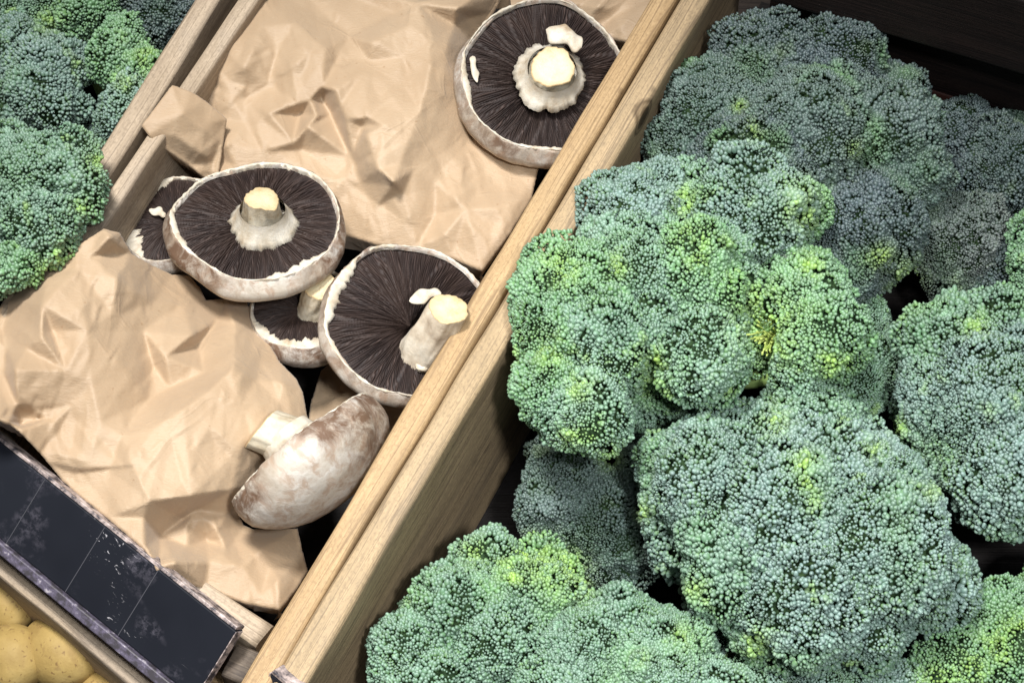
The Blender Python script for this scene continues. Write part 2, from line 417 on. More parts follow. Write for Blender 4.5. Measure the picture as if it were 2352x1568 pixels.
# ------------------------------------------------------------------ price rails
def rail(px_a, px_b, px_c, za, label, seams):
    A = P(*px_a, za); B = P(*px_b, za); L = B - A; ln = np.linalg.norm(L); x = L / ln
    best = min(np.linspace(za - 0.08, za + 0.02, 400), key=lambda z: abs((P(*px_c, z) - A) @ x))
    C = P(*px_c, best); wv = C - A; wd = np.linalg.norm(wv); y = wv / wd
    n = np.cross(x, y); n /= np.linalg.norm(n)
    if n @ FW > 0: n = -n
    y = np.cross(n, x); flip = 1 if y @ wv > 0 else -1
    M = Matrix(((x[0], y[0], n[0], A[0]), (x[1], y[1], n[1], A[1]), (x[2], y[2], n[2], A[2]), (0, 0, 0, 1)))
    root = empty('price_rail', A, label, 'price rail', 'black price rails', M)
    def bx(name, x0, x1, y0, y1, z0, z1, mat, bev=0.0006, seg=None):
        y0, y1 = sorted((y0 * flip, y1 * flip))
        V = [(X, Y, Z) for Z in (z0, z1) for X, Y in ((x0, y0), (x1, y0), (x1, y1), (x0, y1))]
        F = [(3, 2, 1, 0), (4, 5, 6, 7), (0, 1, 5, 4), (1, 2, 6, 5), (2, 3, 7, 6), (3, 0, 4, 7)]
        o = mesh_obj(name, V, F, mat, root, smooth=False)
        md = o.modifiers.new('bevel', 'BEVEL'); md.width = bev; md.segments = 2
        return o
    bx('panel', 0, ln, 0.0012, wd - 0.004, -0.009, 0, M_RAIL, 0.001)
    bx('top_edge', 0.0005, ln, -0.0012, 0.0010, -0.0085, 0.0004, M_EDGE, 0.0004)
    bx('lip', 0, ln, wd - 0.0039, wd + 0.002, -0.006, 0.0035, M_LIP, 0.0008)
    bx('end_edge', -0.0007, -0.0001, 0.0015, wd - 0.005, -0.007, 0.0003, M_EDGE, 0.0002)
    for s in seams:
        bx('seam', s, s + 0.0005, 0.002, wd - 0.0045, -0.001, 0.0003, M_CHALK, 0.0001)
    return root
rail((545, 1444), (-120, 912), (436, 1618), 0.150, 'long scuffed black price rail along the front of the mushroom crate', [0.057, 0.098, 0.145])
rail((624, 1541), (1300, 2110), (560, 1700), 0.165, 'small corner of a second black price rail at the bottom edge', [])

# ------------------------------------------------------------------ broccoli
def bud_template():
    V = [(0, 0, 1.0)]; ns = 7
    for r, z in ((0.62, 0.80), (0.98, 0.25), (0.85, -0.45)):
        for k in range(ns):
            a = 2 * math.pi * (k + (0.5 if z > 0 and z < 0.5 else 0)) / ns; V.append((r * math.cos(a), r * math.sin(a), z))
    F = []
    for k in range(ns):
        F.append((0, 1 + k, 1 + (k + 1) % ns))
        for j in range(2):
            a = 1 + j * ns + k; b = 1 + j * ns + (k + 1) % ns; c = a + ns; d = b + ns
            F += [(a, c, d), (a, d, b)]
    return np.array(V), np.array(F)
BV, BF = bud_template()
YSPOT = [(1765, 735, 62), (1740, 690, 30), (1780, 790, 40), (1495, 830, 26), (1500, 880, 24), (1835, 465, 34), (1850, 500, 26), (1570, 455, 22), (1575, 480, 18),
         (1590, 550, 30), (1845, 1060, 22), (1855, 1110, 18), (1868, 1160, 16), (1420, 610, 22), (1290, 620, 34), (1260, 800, 30), (1290, 1310, 44), (1240, 1290, 40),
         (1330, 1345, 26), (1860, 610, 26), (1745, 1480, 30), (1470, 1510, 16), (1560, 1462, 18), (2300, 1480, 40), (2230, 1540, 40), (2345, 1440, 30), (2150, 1560, 30),
         (1900, 830, 22), (1400, 1050, 20), (2090, 640, 30), (2025, 590, 22), (1730, 300, 18), (1700, 245, 12), (1960, 340, 14), (2240, 750, 22), (2060, 980, 16),
         (340, 140, 26), (290, 190, 20), (110, 50, 22), (225, 370, 22), (185, 470, 16), (150, 595, 24), (110, 630, 30), (270, 350, 16), (1665, 560, 12), (1600, 600, 22),
         (1090, 1270, 26), (1160, 1300, 22), (1330, 890, 26), (1780, 965, 26), (1310, 1000, 22), (2010, 1035, 18), (2140, 1130, 14), (1480, 1180, 16), (1600, 1350, 20)]
def broccoli(label, lobes, stem, seed, tone='m', spacing=0.0021, sat=1.0, group='broccoli heads in the crates'):
    """lobes: (px, py, radius in picture units, centre height in cm)"""
    R = np.random.RandomState(seed); nz = Noise(seed + 50); nz2 = Noise(seed + 90)
    Ls = []
    for px, py, r, z in (l[:4] for l in lobes):
        c = P(px, py, z / 100.0); d = np.linalg.norm(c - CAM) / DIST
        Ls.append((c, r * PXM * d * 0.965))
    org = P(stem[0], stem[1], 0.05)
    root = empty('broccoli', org, label, 'broccoli', group)
    allV = []; allC = []; nb = 0
    coreV = []; coreF = []; off = 0
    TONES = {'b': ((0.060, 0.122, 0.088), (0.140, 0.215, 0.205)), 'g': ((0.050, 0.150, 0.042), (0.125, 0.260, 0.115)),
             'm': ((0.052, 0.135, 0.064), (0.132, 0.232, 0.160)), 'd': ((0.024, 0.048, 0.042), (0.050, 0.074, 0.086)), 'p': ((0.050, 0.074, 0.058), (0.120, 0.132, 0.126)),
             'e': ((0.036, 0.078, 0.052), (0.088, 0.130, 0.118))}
    for li, (c, r) in enumerate(Ls):
        tl = lobes[li]
        sp = spacing * 0.81 * R.uniform(0.92, 1.12)
        n = int(4 * math.pi * r * r / (sp * sp) * 1.12)
        k = np.arange(n) + 0.5; ph = np.arccos(1 - 2 * k / n); th = math.pi * (1 + 5 ** 0.5) * k
        D = np.stack([np.cos(th) * np.sin(ph), np.sin(th) * np.sin(ph), np.cos(ph)], 1)
        Q = np.linalg.qr(R.normal(size=(3, 3)))[0]; D = D @ Q
        D += R.normal(size=D.shape) * (sp / r * 0.24); D /= np.linalg.norm(D, axis=1)[:, None]
        # sub-florets: cells on the lobe
        ns = max(9, int(4 * math.pi * r * r / (0.017 ** 2)))
        sd = R.normal(size=(ns, 3)); sd /= np.linalg.norm(sd, axis=1)[:, None]
        keep = (D[:, 2] > -0.45) & (D @ (-FW) > -0.35); D = D[keep]
        Dw = D + 0.10 * np.stack([nz(D, 1.6), nz2(D, 1.6), nz(D + 3, 1.6)], 1)
        dist = np.sqrt(np.maximum(0, 2 - 2 * (Dw @ sd.T) / np.linalg.norm(Dw, axis=1)[:, None]))
        o2 = np.argsort(dist, 1)[:, :2]; d1 = np.take_along_axis(dist, o2[:, :1], 1)[:, 0]; d2 = np.take_along_axis(dist, o2[:, 1:2], 1)[:, 0]
        edge = np.clip((d2 - d1) * r / 0.0055, 0, 1); edge = edge * (2 - edge)
        lift = R.uniform(-0.0026, 0.0026, ns)[o2[:, 0]]
        amp = min(0.0050, 0.10 * r)
        nc = max(30, int(4 * math.pi * r * r / (0.0062 ** 2)))
        cs = R.normal(size=(nc, 3)); cs /= np.linalg.norm(cs, axis=1)[:, None]
        dt = (D.astype(np.float32) @ cs.T.astype(np.float32)); ci = dt.argmax(1); dc = np.sqrt(np.maximum(0, 2 - 2 * dt[np.arange(len(D)), ci])) * r
        clift = R.normal(size=nc) * 0.0006; cyel = R.rand(nc); csz = R.normal(size=nc)
        dome = 0.0011 * (1 - np.clip(dc / 0.0036, 0, 1.4) ** 2) + clift[ci]
        rad = r + amp * (edge - 1) * 0.8 + lift * edge + dome + nz(D * r, 30) * 0.0010 + nz(c[None] + D * r, 62) * 0.0011 + nz2(c[None] + D * r, 17) * 0.0034
        pos = c[None] + D * rad[:, None]
        N = D * 0.55 + (D - sd[o2[:, 0]]) * (r / 0.012) * 0.16 + (D - cs[ci]) * (r / 0.004) * 0.26; N /= np.linalg.norm(N, axis=1)[:, None]
        ok = np.ones(len(pos), bool)
        for lj, (c2, r2) in enumerate(Ls):
            if lj != li:
                w2 = pos - c2[None]; l2 = np.linalg.norm(w2, axis=1)
                near = l2 < r2 + 0.006
                if near.any():
                    q2 = c2[None] + w2[near] / l2[near][:, None] * r2
                    ok[near] &= l2[near] > r2 + nz2(q2, 17) * 0.0034 - 0.0042
        ok &= R.rand(len(pos)) > 0.02
        pos = pos[ok]; N = N[ok]; D = D[ok]; edge = edge[ok]; ci = ci[ok]
        if len(pos) == 0: continue
        m = len(pos)
        reg = nz2(pos, 26); reg2 = nz(pos, 60)
        size = sp * 0.60 * (1 + 0.24 * reg + 0.17 * csz[ci] + 0.17 * R.normal(size=m)); size = np.clip(size, sp * 0.34, sp * 0.95)
        # random lean
        N = N + R.normal(size=N.shape) * 0.22; N /= np.linalg.norm(N, axis=1)[:, None]
        t = np.cross(N, np.array([0.31, 0.2, 0.93])[None]); t /= np.linalg.norm(t, axis=1)[:, None]; u = np.cross(N, t)
        pos = pos + N * (R.normal(size=m) * sp * 0.20)[:, None]
        el = R.uniform(0.9, 1.7, m)
        V = pos[:, None, :] + size[:, None, None] * (BV[None, :, 0:1] * t[:, None, :] * R.uniform(0.85, 1.12, m)[:, None, None] + BV[None, :, 1:2] * u[:, None, :] + BV[None, :, 2:3] * N[:, None, :] * el[:, None, None])
        # pigment; the darker tones also carry shade in the colour
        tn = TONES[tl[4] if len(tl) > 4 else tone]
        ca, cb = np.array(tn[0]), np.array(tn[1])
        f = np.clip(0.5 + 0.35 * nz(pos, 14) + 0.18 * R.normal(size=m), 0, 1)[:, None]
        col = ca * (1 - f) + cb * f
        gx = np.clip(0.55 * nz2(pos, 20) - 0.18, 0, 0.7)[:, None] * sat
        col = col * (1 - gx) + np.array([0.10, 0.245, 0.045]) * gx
        X, Y = proj(pos); yy = np.zeros(m)
        for (sx, sy, sr) in YSPOT:
            dd = ((X - sx) ** 2 + (Y - sy) ** 2) / (sr * sr)
            yy = np.maximum(yy, np.exp(-dd * 0.5) * 0.60)
        yy = np.clip(yy * np.clip(0.35 + 0.95 * cyel[ci] + 0.22 * R.normal(size=m), 0, 1.3) + np.clip(0.55 * nz(pos, 24) + 0.3 * nz2(pos, 60) + 0.5 * cyel[ci] - 0.95, 0, 0.5) * (0.35 if tone in 'dpe' else 1.0), 0, 0.92)[:, None]
        col = col * (1 - yy) + np.array([0.27, 0.43, 0.055]) * yy
        col *= (R.uniform(0.82, 1.18, m) * (1 + 0.10 * csz[ci]))[:, None]
        cv = np.repeat(col[:, None, :], len(BV), 1)
        # each bud is a fresher yellow-green where it joins its stalk
        low = np.clip(0.62 - BV[:, 2] * 0.75, 0, 1)[None, :, None] * np.clip(0.40 + 0.30 * nz(pos, 30) + 0.35 * (cyel[ci] - 0.4) + 0.15 * R.normal(size=m), 0.05, 0.9)[:, None, None]
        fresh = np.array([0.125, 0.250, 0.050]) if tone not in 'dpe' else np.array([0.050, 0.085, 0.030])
        cv = cv * (1 - low) + fresh * low
        tip = np.clip(BV[:, 2] * 0.5 + 0.5, 0, 1)[None, :, None]
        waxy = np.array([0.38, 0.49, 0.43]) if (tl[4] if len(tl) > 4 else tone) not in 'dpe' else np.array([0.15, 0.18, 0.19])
        cv = cv * (1 - 0.32 * tip ** 3 * (1 - yy[:, None, :])) + waxy * 0.32 * tip ** 3 * (1 - yy[:, None, :])
        allV.append(V.reshape(-1, 3)); allC.append(cv.reshape(-1, 3)); nb += m
        # core
        nu, nv = 28, 16
        cvs = []
        for i in range(nv + 1):
            for j in range(nu):
                p_, q_ = math.pi * i / nv, 2 * math.pi * j / nu
                cvs.append([math.sin(p_) * math.cos(q_), math.sin(p_) * math.sin(q_), math.cos(p_)])
        cd_ = np.array(cvs)
        cvs = c[None] + cd_ * (r - amp * 0.8 - 0.0020 + nz2(c[None] + cd_ * r, 17) * 0.0034)[:, None]
        coreV += list(cvs)
        for i in range(nv):
            for j in range(nu):
                coreF.append((off + i * nu + j, off + (i + 1) * nu + j, off + (i + 1) * nu + (j + 1) % nu, off + i * nu + (j + 1) % nu))
        off += len(cvs)
    V = np.concatenate(allV) - org[None]; C_ = np.concatenate(allC)
    F = (BF[None] + (np.arange(nb) * len(BV))[:, None, None]).reshape(-1, 3)
    nF = len(F)
    cV = np.array(coreV) - org[None]; cF = np.array(coreF)
    tri = np.concatenate([cF[:, [0, 1, 2]], cF[:, [0, 2, 3]]]) + len(V)
    FV = np.concatenate([V, cV]); FF = np.concatenate([F, tri]); FC = np.concatenate([C_, np.tile([[0.02, 0.05, 0.02]], (len(cV), 1))])
    fm = np.concatenate([np.zeros(nF), np.ones(len(tri))])
    mesh_obj('floret_crown', FV, FF, [M_BUD, M_CORE], root, True, fm, FC)
    # stalk with branches into the lobes
    sv, sf = [], []
    def tube(p, q, r0, r1, ns=10, seg=5):
        d = q - p; d = d / np.linalg.norm(d); t = np.cross(d, [0.2, 0.9, 0.1]); t /= np.linalg.norm(t); u = np.cross(d, t); o = len(sv)
        for i in range(seg + 1):
            s = i / seg; cc = p + (q - p) * s; rr = r0 + (r1 - r0) * s
            for j in range(ns):
                a = 2 * math.pi * j / ns; sv.append(cc + rr * (t * math.cos(a) + u * math.sin(a)))
        for i in range(seg):
            for j in range(ns): sf.append((o + i * ns + j, o + i * ns + (j + 1) % ns, o + (i + 1) * ns + (j + 1) % ns, o + (i + 1) * ns + j))
        sf.append(tuple(range(o, o + ns))[::-1])
    cen = np.mean([c for c, r in Ls], axis=0)
    zb = max(0.012, min(c[2] for c, r in Ls) - 0.09)
    base = np.array([cen[0], cen[1], zb]); fork = base + (cen - base) * 0.35
    tube(base, fork, 0.014, 0.016)
    for c, r in Ls: tube(fork - np.array([0, 0, 0.004]), c - np.array([0, 0, r * 0.4]), 0.007, r * 0.28)
    mesh_obj('stalk', np.array(sv) - org[None], sf, M_STALK, root)
    return root

B = broccoli
B('largest blue-green broccoli head at the back, colour darkened for shade, against the plank with the knot', [
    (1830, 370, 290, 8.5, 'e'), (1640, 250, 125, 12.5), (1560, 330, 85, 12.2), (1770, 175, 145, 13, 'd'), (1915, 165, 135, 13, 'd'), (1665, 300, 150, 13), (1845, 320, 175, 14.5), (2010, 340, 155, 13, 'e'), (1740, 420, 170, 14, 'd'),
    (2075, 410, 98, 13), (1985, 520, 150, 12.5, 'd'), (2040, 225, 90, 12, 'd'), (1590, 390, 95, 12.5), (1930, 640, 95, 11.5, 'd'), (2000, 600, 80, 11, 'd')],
  (1850, 380), 11, 'e', 0.0021, 0.9)  # dark tones put the shade at the back into the bud colour
BB = B('bright loose broccoli head with yellow florets leaning on the plank in the middle', [
    (1490, 740, 265, 12.5, 'm'), (1800, 700, 150, 13.5, 'g'), (1650, 560, 200, 12.5, 'm'), (1450, 500, 125, 15.5, 'b'), (1520, 440, 70, 15, 'b'), (1730, 500, 150, 16, 'b'), (1835, 490, 80, 15.5, 'g'), (1330, 690, 145, 17, 'g'), (1290, 770, 118, 17, 'g'),
    (1590, 630, 120, 18, 'g'), (1470, 650, 115, 17.5, 'm'), (1400, 790, 118, 18, 'm'), (1605, 825, 112, 18.2, 'm'), (1850, 700, 105, 17, 'g'), (1885, 790, 108, 17, 'g'), (1800, 640, 80, 15, 'p'),
    (1270, 890, 98, 17, 'g'), (1345, 950, 105, 17.3, 'm'), (1280, 930, 85, 16, 'g'), (1840, 850, 80, 16, 'm'), (1690, 660, 80, 15.5, 'm'), (1480, 760, 105, 17.2, 'm'), (1650, 570, 90, 16.5, 'm'), (1560, 710, 90, 17.0, 'g'), (1730, 800, 70, 14.4, 'g'), (1400, 580, 95, 16, 'm'), (1765, 750, 55, 14.3, 'g'), (1510, 880, 62, 14, 'g')],
  (1550, 760), 12, 'm', 0.0023, 1.0)
B('huge rounded blue-green broccoli head with a yellow split, front of the right crate', [
    (1850, 1230, 305, 11), (1700, 1150, 230, 12.5), (1640, 1120, 160, 14.5), (1590, 1060, 110, 14, 'm'), (1850, 1010, 140, 13.5, 'm'), (1745, 1050, 115, 13.8, 'm'), (1800, 1190, 190, 15.5), (1990, 1110, 130, 14), (2010, 1270, 190, 15.2), (1700, 1280, 155, 14.5, 'm'),
    (1850, 1370, 170, 14.6), (2120, 1330, 118, 13.2), (1770, 1430, 105, 13, 'm'), (1980, 1430, 115, 13.2)], (1850, 1220), 13, 'b', 0.0024, 0.6)
B('small dark broccoli head in the shade below the bright loose one', [
    (1350, 1200, 140, 5.5), (1258, 1165, 88, 7.5), (1300, 1085, 95, 7), (1290, 1140, 108, 6.5), (1400, 1190, 110, 6.5), (1430, 1270, 95, 6), (1500, 1070, 90, 7)], (1370, 1180), 14, 'e', 0.0019, 0.6)  # darker tone paints in more of the shade under its neighbour
B('green broccoli head beside the plank at the bottom of the frame', [
    (1110, 1480, 205, 9.5), (1120, 1300, 85, 11, 'm'), (1060, 1430, 130, 12), (960, 1510, 120, 11.5), (1220, 1390, 120, 12), (1150, 1500, 140, 12), (1280, 1340, 70, 11, 'g'), (1000, 1620, 140, 11.5), (1240, 1280, 42, 10.5, 'g')],
  (1100, 1450), 15, 'm', 0.0021, 0.8)
B('pale green broccoli head cut by the bottom edge below the largest front head', [
    (1430, 1590, 235, 10.5), (1430, 1440, 98, 13.3), (1340, 1510, 125, 13.8), (1500, 1540, 130, 13.8), (1330, 1630, 150, 13.4), (1600, 1600, 110, 13, 'm')], (1440, 1560), 16, 'm', 0.0020, 0.8)
B('silvery broccoli head cut by the right edge of the frame', [
    (2310, 960, 250, 10.5), (2175, 790, 105, 13, 'm'), (2310, 780, 108, 13.3, 'm'), (2170, 930, 118, 12.5), (2280, 940, 165, 14), (2350, 1080, 170, 13.5), (2430, 900, 170, 13)], (2300, 950), 17, 'b', 0.0024, 0.9)
B('yellow-tipped broccoli head in the bottom right corner', [
    (2310, 1430, 110, 11), (2370, 1540, 120, 11.5), (2230, 1530, 100, 10.5), (2140, 1610, 95, 10), (2450, 1400, 120, 10)], (2300, 1520), 18, 'g', 0.0020, 1.0)
B('shaded dark grey broccoli head at the far right below the back wall coloured dark for shade', [
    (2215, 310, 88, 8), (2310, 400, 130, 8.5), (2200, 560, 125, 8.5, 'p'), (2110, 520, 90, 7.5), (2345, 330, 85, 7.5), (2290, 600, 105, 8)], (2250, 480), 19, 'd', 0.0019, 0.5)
B('sliver of a green broccoli head at the right edge above the silvery one', [(2385, 560, 75, 12), (2400, 620, 75, 12)], (2400, 600), 20, 'g', 0.0021, 0.8)
B('dim broccoli head wedged between the bright loose one and the right edge', [
    (1985, 755, 76, 9), (2015, 840, 84, 8.5), (1960, 900, 90, 9), (1960, 680, 70, 9)], (2000, 800), 21, 'm', 0.0018, 0.8)
B('broccoli head peeking out under the huge front one at the bottom edge', [
    (1850, 1610, 110, 10), (2010, 1600, 105, 10), (1720, 1600, 95, 10, 'm'), (1640, 1450, 70, 9.5)], (1900, 1600), 22, 'b', 0.0019, 0.5)
def filaments(parent, px, py, z, n, spread, seed):
    R = np.random.RandomState(seed); V = []; F = []; org = np.array(parent.location)
    for k in range(n):
        a = R.uniform(0, 2 * math.pi); rr = spread * math.sqrt(R.rand()); q = P(px + rr * math.cos(a), py + rr * math.sin(a), z / 100)
        p = P(px + rr * 0.25 * math.cos(a) + 8, py + rr * 0.25 * math.sin(a) - 20, z / 100) - np.array([0, 0, 0.009]); q = q + R.normal(size=3) * 0.0022
        mid = (p + q) / 2 + R.normal(size=3) * 0.001; d = q - p; t = np.cross(d, [0.3, 0.1, 1.0]); t /= np.linalg.norm(t); u = np.cross(d, t); u /= np.linalg.norm(u); o = len(V)
        for c_, w_ in ((p, 0.0007), (mid, 0.0005), (q, 0.0004), (q + d / np.linalg.norm(d) * 0.0008, 0.0007), (q + d / np.linalg.norm(d) * 0.0022, 0.00055), (q + d / np.linalg.norm(d) * 0.0032, 0.0001)):
            for j in range(6): V.append(c_ + w_ * (t * math.cos(j * math.pi / 3) + u * math.sin(j * math.pi / 3)) - org)
        for i in range(5):
            for j in range(6): F.append((o + i * 6 + j, o + i * 6 + (j + 1) % 6, o + i * 6 + 6 + (j + 1) % 6, o + i * 6 + 6 + j))
    mesh_obj('young_stalks', V, F, M_YEL, parent)
filaments(BB, 1772, 772, 16.7, 70, 40, 3)
# left crate
G2 = 'broccoli heads in the crates'
B('large round green broccoli head at the left edge beside the paper bag', [
    (80, 440, 130, 16.5), (155, 430, 90, 18.2), (40, 380, 90, 15.5), (105, 520, 88, 18.6), (185, 362, 56, 18.4), (10, 520, 110, 16.5)], (90, 440), 31, 'm', 0.0022, 0.5)
B('dusky blue broccoli head second from the left edge in the top left crate', [
    (115, 170, 88, 13, 'b'), (100, 230, 92, 13), (170, 240, 45, 12.6), (30, 270, 70, 12), (170, 140, 45, 12)], (110, 200), 32, 'b', 0.0022, 0.3)
B('upright green broccoli head against the weathered plank in the top left crate', [
    (275, 75, 55, 14), (275, 140, 72, 14.4), (320, 175, 62, 14.2), (300, 245, 72, 14, 'b'), (270, 290, 52, 13.5, 'b')], (290, 180), 33, 'g', 0.0022, 0.5)
B('dark broccoli head at the top edge touching the weathered plank', [(370, 40, 72, 13.5), (400, 10, 75, 13.5), (350, 0, 60, 13), (400, 75, 40, 13)], (380, 30), 34, 'd', 0.0022, 0.3)
B('small broccoli head at the top edge between its two neighbours', [(205, 25, 70, 12.5), (240, 0, 60, 12.5), (190, -20, 60, 12)], (210, 10), 35, 'g', 0.0022, 0.3)
B('broccoli head in the very top left corner', [(90, 5, 62, 12), (20, 30, 52, 12), (40, 80, 55, 12, 'b'), (0, 150, 60, 11.5, 'b'), (100, 50, 36, 12)], (50, 50), 36, 'm', 0.0022, 0.3)
B('small green broccoli head low at the left edge above the big bag', [(52, 606, 58, 18.4), (0, 626, 56, 18), (0, 580, 60, 12)], (30, 620), 37, 'g', 0.0022, 0.4)
B('half hidden broccoli head at the left edge under the dusky one', [(-10, 320, 60, 11), (60, 320, 50, 10.5), (220, 320, 45, 10)], (30, 320), 38, 'b', 0.0022, 0.3)

# ------------------------------------------------------------------ mushrooms
def mushroom(label, px, py, z, Rpx, axis, seed, stem=None, depth=0.55, squash=(1, 1, 0), veil=(0.966, 0.03), skirt=None, scraps=(), side_bulge=0.07, gbase=-0.06, torn=(), bruise=0.5, soff=(0, 0), group='portobello mushrooms in the middle crate'):
    """axis = (right, up, towards viewer) direction from cap to stem; stem = (length, radius, lean x, lean y, material)"""
    c = P(px, py, z / 100.0); R_ = Rpx * PXM * np.linalg.norm(c - CAM) / DIST
    n = camvec(*axis)
    xa = RT - n * (RT @ n); xa /= np.linalg.norm(xa); ya = np.cross(n, xa)
    a = math.radians(squash[2]); xa, ya = xa * math.cos(a) + ya * math.sin(a), -xa * math.sin(a) + ya * math.cos(a)
    M = Matrix(((xa[0], ya[0], n[0], c[0]), (xa[1], ya[1], n[1], c[1]), (xa[2], ya[2], n[2], c[2]), (0, 0, 0, 1)))
    root = empty('mushroom', c, label, 'mushroom', group, M)
    rot2 = lambda dx, dy: (dx * math.cos(a) + dy * math.sin(a), -dx * math.sin(a) + dy * math.cos(a))
    soff = rot2(*soff)
    if stem: stem = (stem[0], stem[1], *rot2(stem[2], stem[3]), stem[4])
    scraps = [(*rot2(q[0], q[1]), q[2], q[3], q[4], q[5] - squash[2], q[6]) for q in scraps]
    rs = np.random.RandomState(seed); sx, sy = squash[0], squash[1]
    pa = rs.uniform(0, 6.28, 8)
    def wave(th): return 1 + 0.022 * np.sin(2 * th + pa[0]) + 0.020 * np.sin(3 * th + pa[1]) + 0.010 * np.sin(5 * th + pa[2]) + 0.006 * np.sin(9 * th + pa[3])
    def zw(th): return 0.030 * np.sin(2 * th + pa[4]) + 0.022 * np.sin(3 * th + pa[5]) + 0.008 * np.sin(7 * th + pa[6])
    nz = Noise(seed + 7)
    def place(r, th, zz):
        k = wave(th); return np.stack([r * k * np.cos(th) * sx, r * k * np.sin(th) * sy, zz + zw(th) * np.clip(r, 0, 1) ** 2], 1) * R_
    def ring_mesh(name, rows, nth, mat, cap_end=False, jag=None, tintf=None):
        th = np.linspace(0, 2 * math.pi, nth, endpoint=False); V = []; T = []
        for i, (r, zz) in enumerate(rows):
            rr = np.full(nth, r) if not hasattr(r, '__len__') else r
            zv = np.full(nth, zz) if not hasattr(zz, '__len__') else zz
            p = place(rr, th, zv)
            V.append(p)
            if tintf is not None: T.append(tintf(i, len(rows), th, p))
        V = np.concatenate(V); m = len(rows)
        idx = np.arange(nth); nx = (idx + 1) % nth; F = []
        for i in range(m - 1): F.append(np.stack([i * nth + idx, i * nth + nx, (i + 1) * nth + nx, (i + 1) * nth + idx], 1))
        F = np.concatenate(F)
        return mesh_obj(name, V, F, mat, root, True, None, np.concatenate(T) if T else None)
    # outer cap (closed over the top of the rim)
    prof = [(0.955, -0.045), (0.968, -0.01), (0.985, 0.010), (1.0, 0.006), (1.012, -0.02), (1.0 + side_bulge * 0.8, -0.08), (1.0 + side_bulge, -0.16), (1.0 + side_bulge * 0.9, -0.24),
            (1.0 + side_bulge * 0.3, -0.33), (0.93, -0.42), (0.82, -0.50), (0.68, -0.57), (0.50, -0.63), (0.30, -0.665), (0.12, -0.68), (0.0, -0.683)]
    rows = []; nth = 220; th = np.linspace(0, 2 * math.pi, nth, endpoint=False)
    for i, (r, zz) in enumerate(prof):
        if zz < -0.02: zz = zz * depth / 0.68
        q = np.stack([np.cos(th) * r, np.sin(th) * r, np.full(nth, zz)], 1)
        if r > 1.0: r = 1.0 + (r - 1.0) * (0.12 + 1.15 * (0.5 - 0.5 * np.sin(th + a)))
        rr = r * (1 + 0.014 * nz(q, 1.1) + 0.005 * nz(q, 3.3)) if i < len(prof) - 1 else np.zeros(nth)
        if 1 <= i <= 4: rr = rr * (1 + 0.010 * nz(q, 5.0) + 0.006 * nz(q, 13.0))
        rows.append((rr, zz + 0.012 * nz(q, 1.3) + (0.010 * nz(q, 6.0) if 1 <= i <= 4 else 0)))
    def tf(i, m, th_, p):
        v = {0: .3, 1: .35, 2: .5, 3: .95, 4: 1.0, 5: .9, 6: .6, 7: .35}.get(i, 0.12) * bruise * 2.2
        t_ = np.clip(v * (1 + 0.9 * np.sin(th_ * 2 + pa[7]) + 0.5 * np.sin(3 * th_ + pa[2])), 0, 1.2)
        return np.stack([t_, t_, t_], 1)
    ring_mesh('cap', rows, nth, M_SKIN, tintf=tf)
    # gills
    ng = int(185 * R_ / 0.047); nth = ng * 8; th = np.linspace(0, 2 * math.pi, nth, endpoint=False)
    Vg = []; Tg = []; nr = 30
    for i in range(nr + 1):
        s = i / nr; r = 0.012 + (0.972 - 0.012) * s
        bend = (0.10 * np.sin(3 * th + pa[1]) + 0.05 * np.sin(8 * th + 6 * s + pa[3])) * (s - .5) + 0.014 * np.sin(23 * th + 9 * s + pa[5]) + 0.008 * np.sin(57 * th + 14 * s + pa[0])
        phs = (th + bend) * ng / (2 * math.pi)
        phs = phs + 0.35 * np.sin(phs * 0.61 + pa[2]) + 0.25 * np.sin(phs * 0.23 + s * 2.5)
        tri = np.abs((phs % 1) * 2 - 1)
        tri = np.where(tri > 0.72, 1.0, tri / 0.72) ** 1.5                     # open gaps with thin blades
        ind = np.floor(phs); short = (np.sin(ind * 12.9898) * 43758.5) % 1; hh = 0.55 + 0.45 * ((np.sin(ind * 78.233) * 9731.7) % 1)
        hgt = np.where(short > 0.55, np.clip((s - 0.45 * (short)) * 6, 0.25, 1), 1.0) * hh
        wv = 1 + 0.25 * np.sin(s * 25 + ind * 2.1)
        zz = gbase + 0.045 * math.sin(math.pi * min(1, s * 1.05)) - 0.11 * (1 - s) ** 3 + 0.034 * (1 - tri) * hgt * wv * min(1, 8 * (1 - s) + 0.3)
        Vg.append(place(np.full(nth, r), th, zz))
        e = (1 - tri) * hgt * (0.75 + 0.4 * np.sin(ind * 5.1 + 8 * s))
        e = np.clip(e, 0, 1)[:, None]
        Tg.append(np.array([0.015, 0.009, 0.008]) * (1 - e ** 1.6) + np.array([0.064, 0.043, 0.037]) * e ** 1.6)
    idx = np.arange(nth); nx = (idx + 1) % nth
    F = np.concatenate([np.stack([i * nth + idx, i * nth + nx, (i + 1) * nth + nx, (i + 1) * nth + idx], 1) for i in range(nr)])
    mesh_obj('gills', np.concatenate(Vg), F, M_GILL, root, True, None, np.concatenate(Tg))
    # torn veil along the rim
    nth = 420; th = np.linspace(0, 2 * math.pi, nth, endpoint=False)
    q = np.stack([np.cos(th), np.sin(th), th * 0], 1)
    rin = veil[0] + 0.012 * nz(q, 1.5) + veil[1] * 0.30 * nz(q, 3.0) * 0.5 + 0.006 * nz(q, 12) + 0.004 * nz(q, 35)
    for (ang, wid, dep) in torn:
        dd = (th - math.radians(ang) + math.pi) % (2 * math.pi) - math.pi
        rin = rin - dep * np.clip(1 - np.abs(dd / math.radians(wid)) ** 3, 0, 1) * (0.85 + 0.22 * nz(q, 6) + 0.10 * nz(q, 20))
    rin = np.clip(rin, 0.5, 0.978)
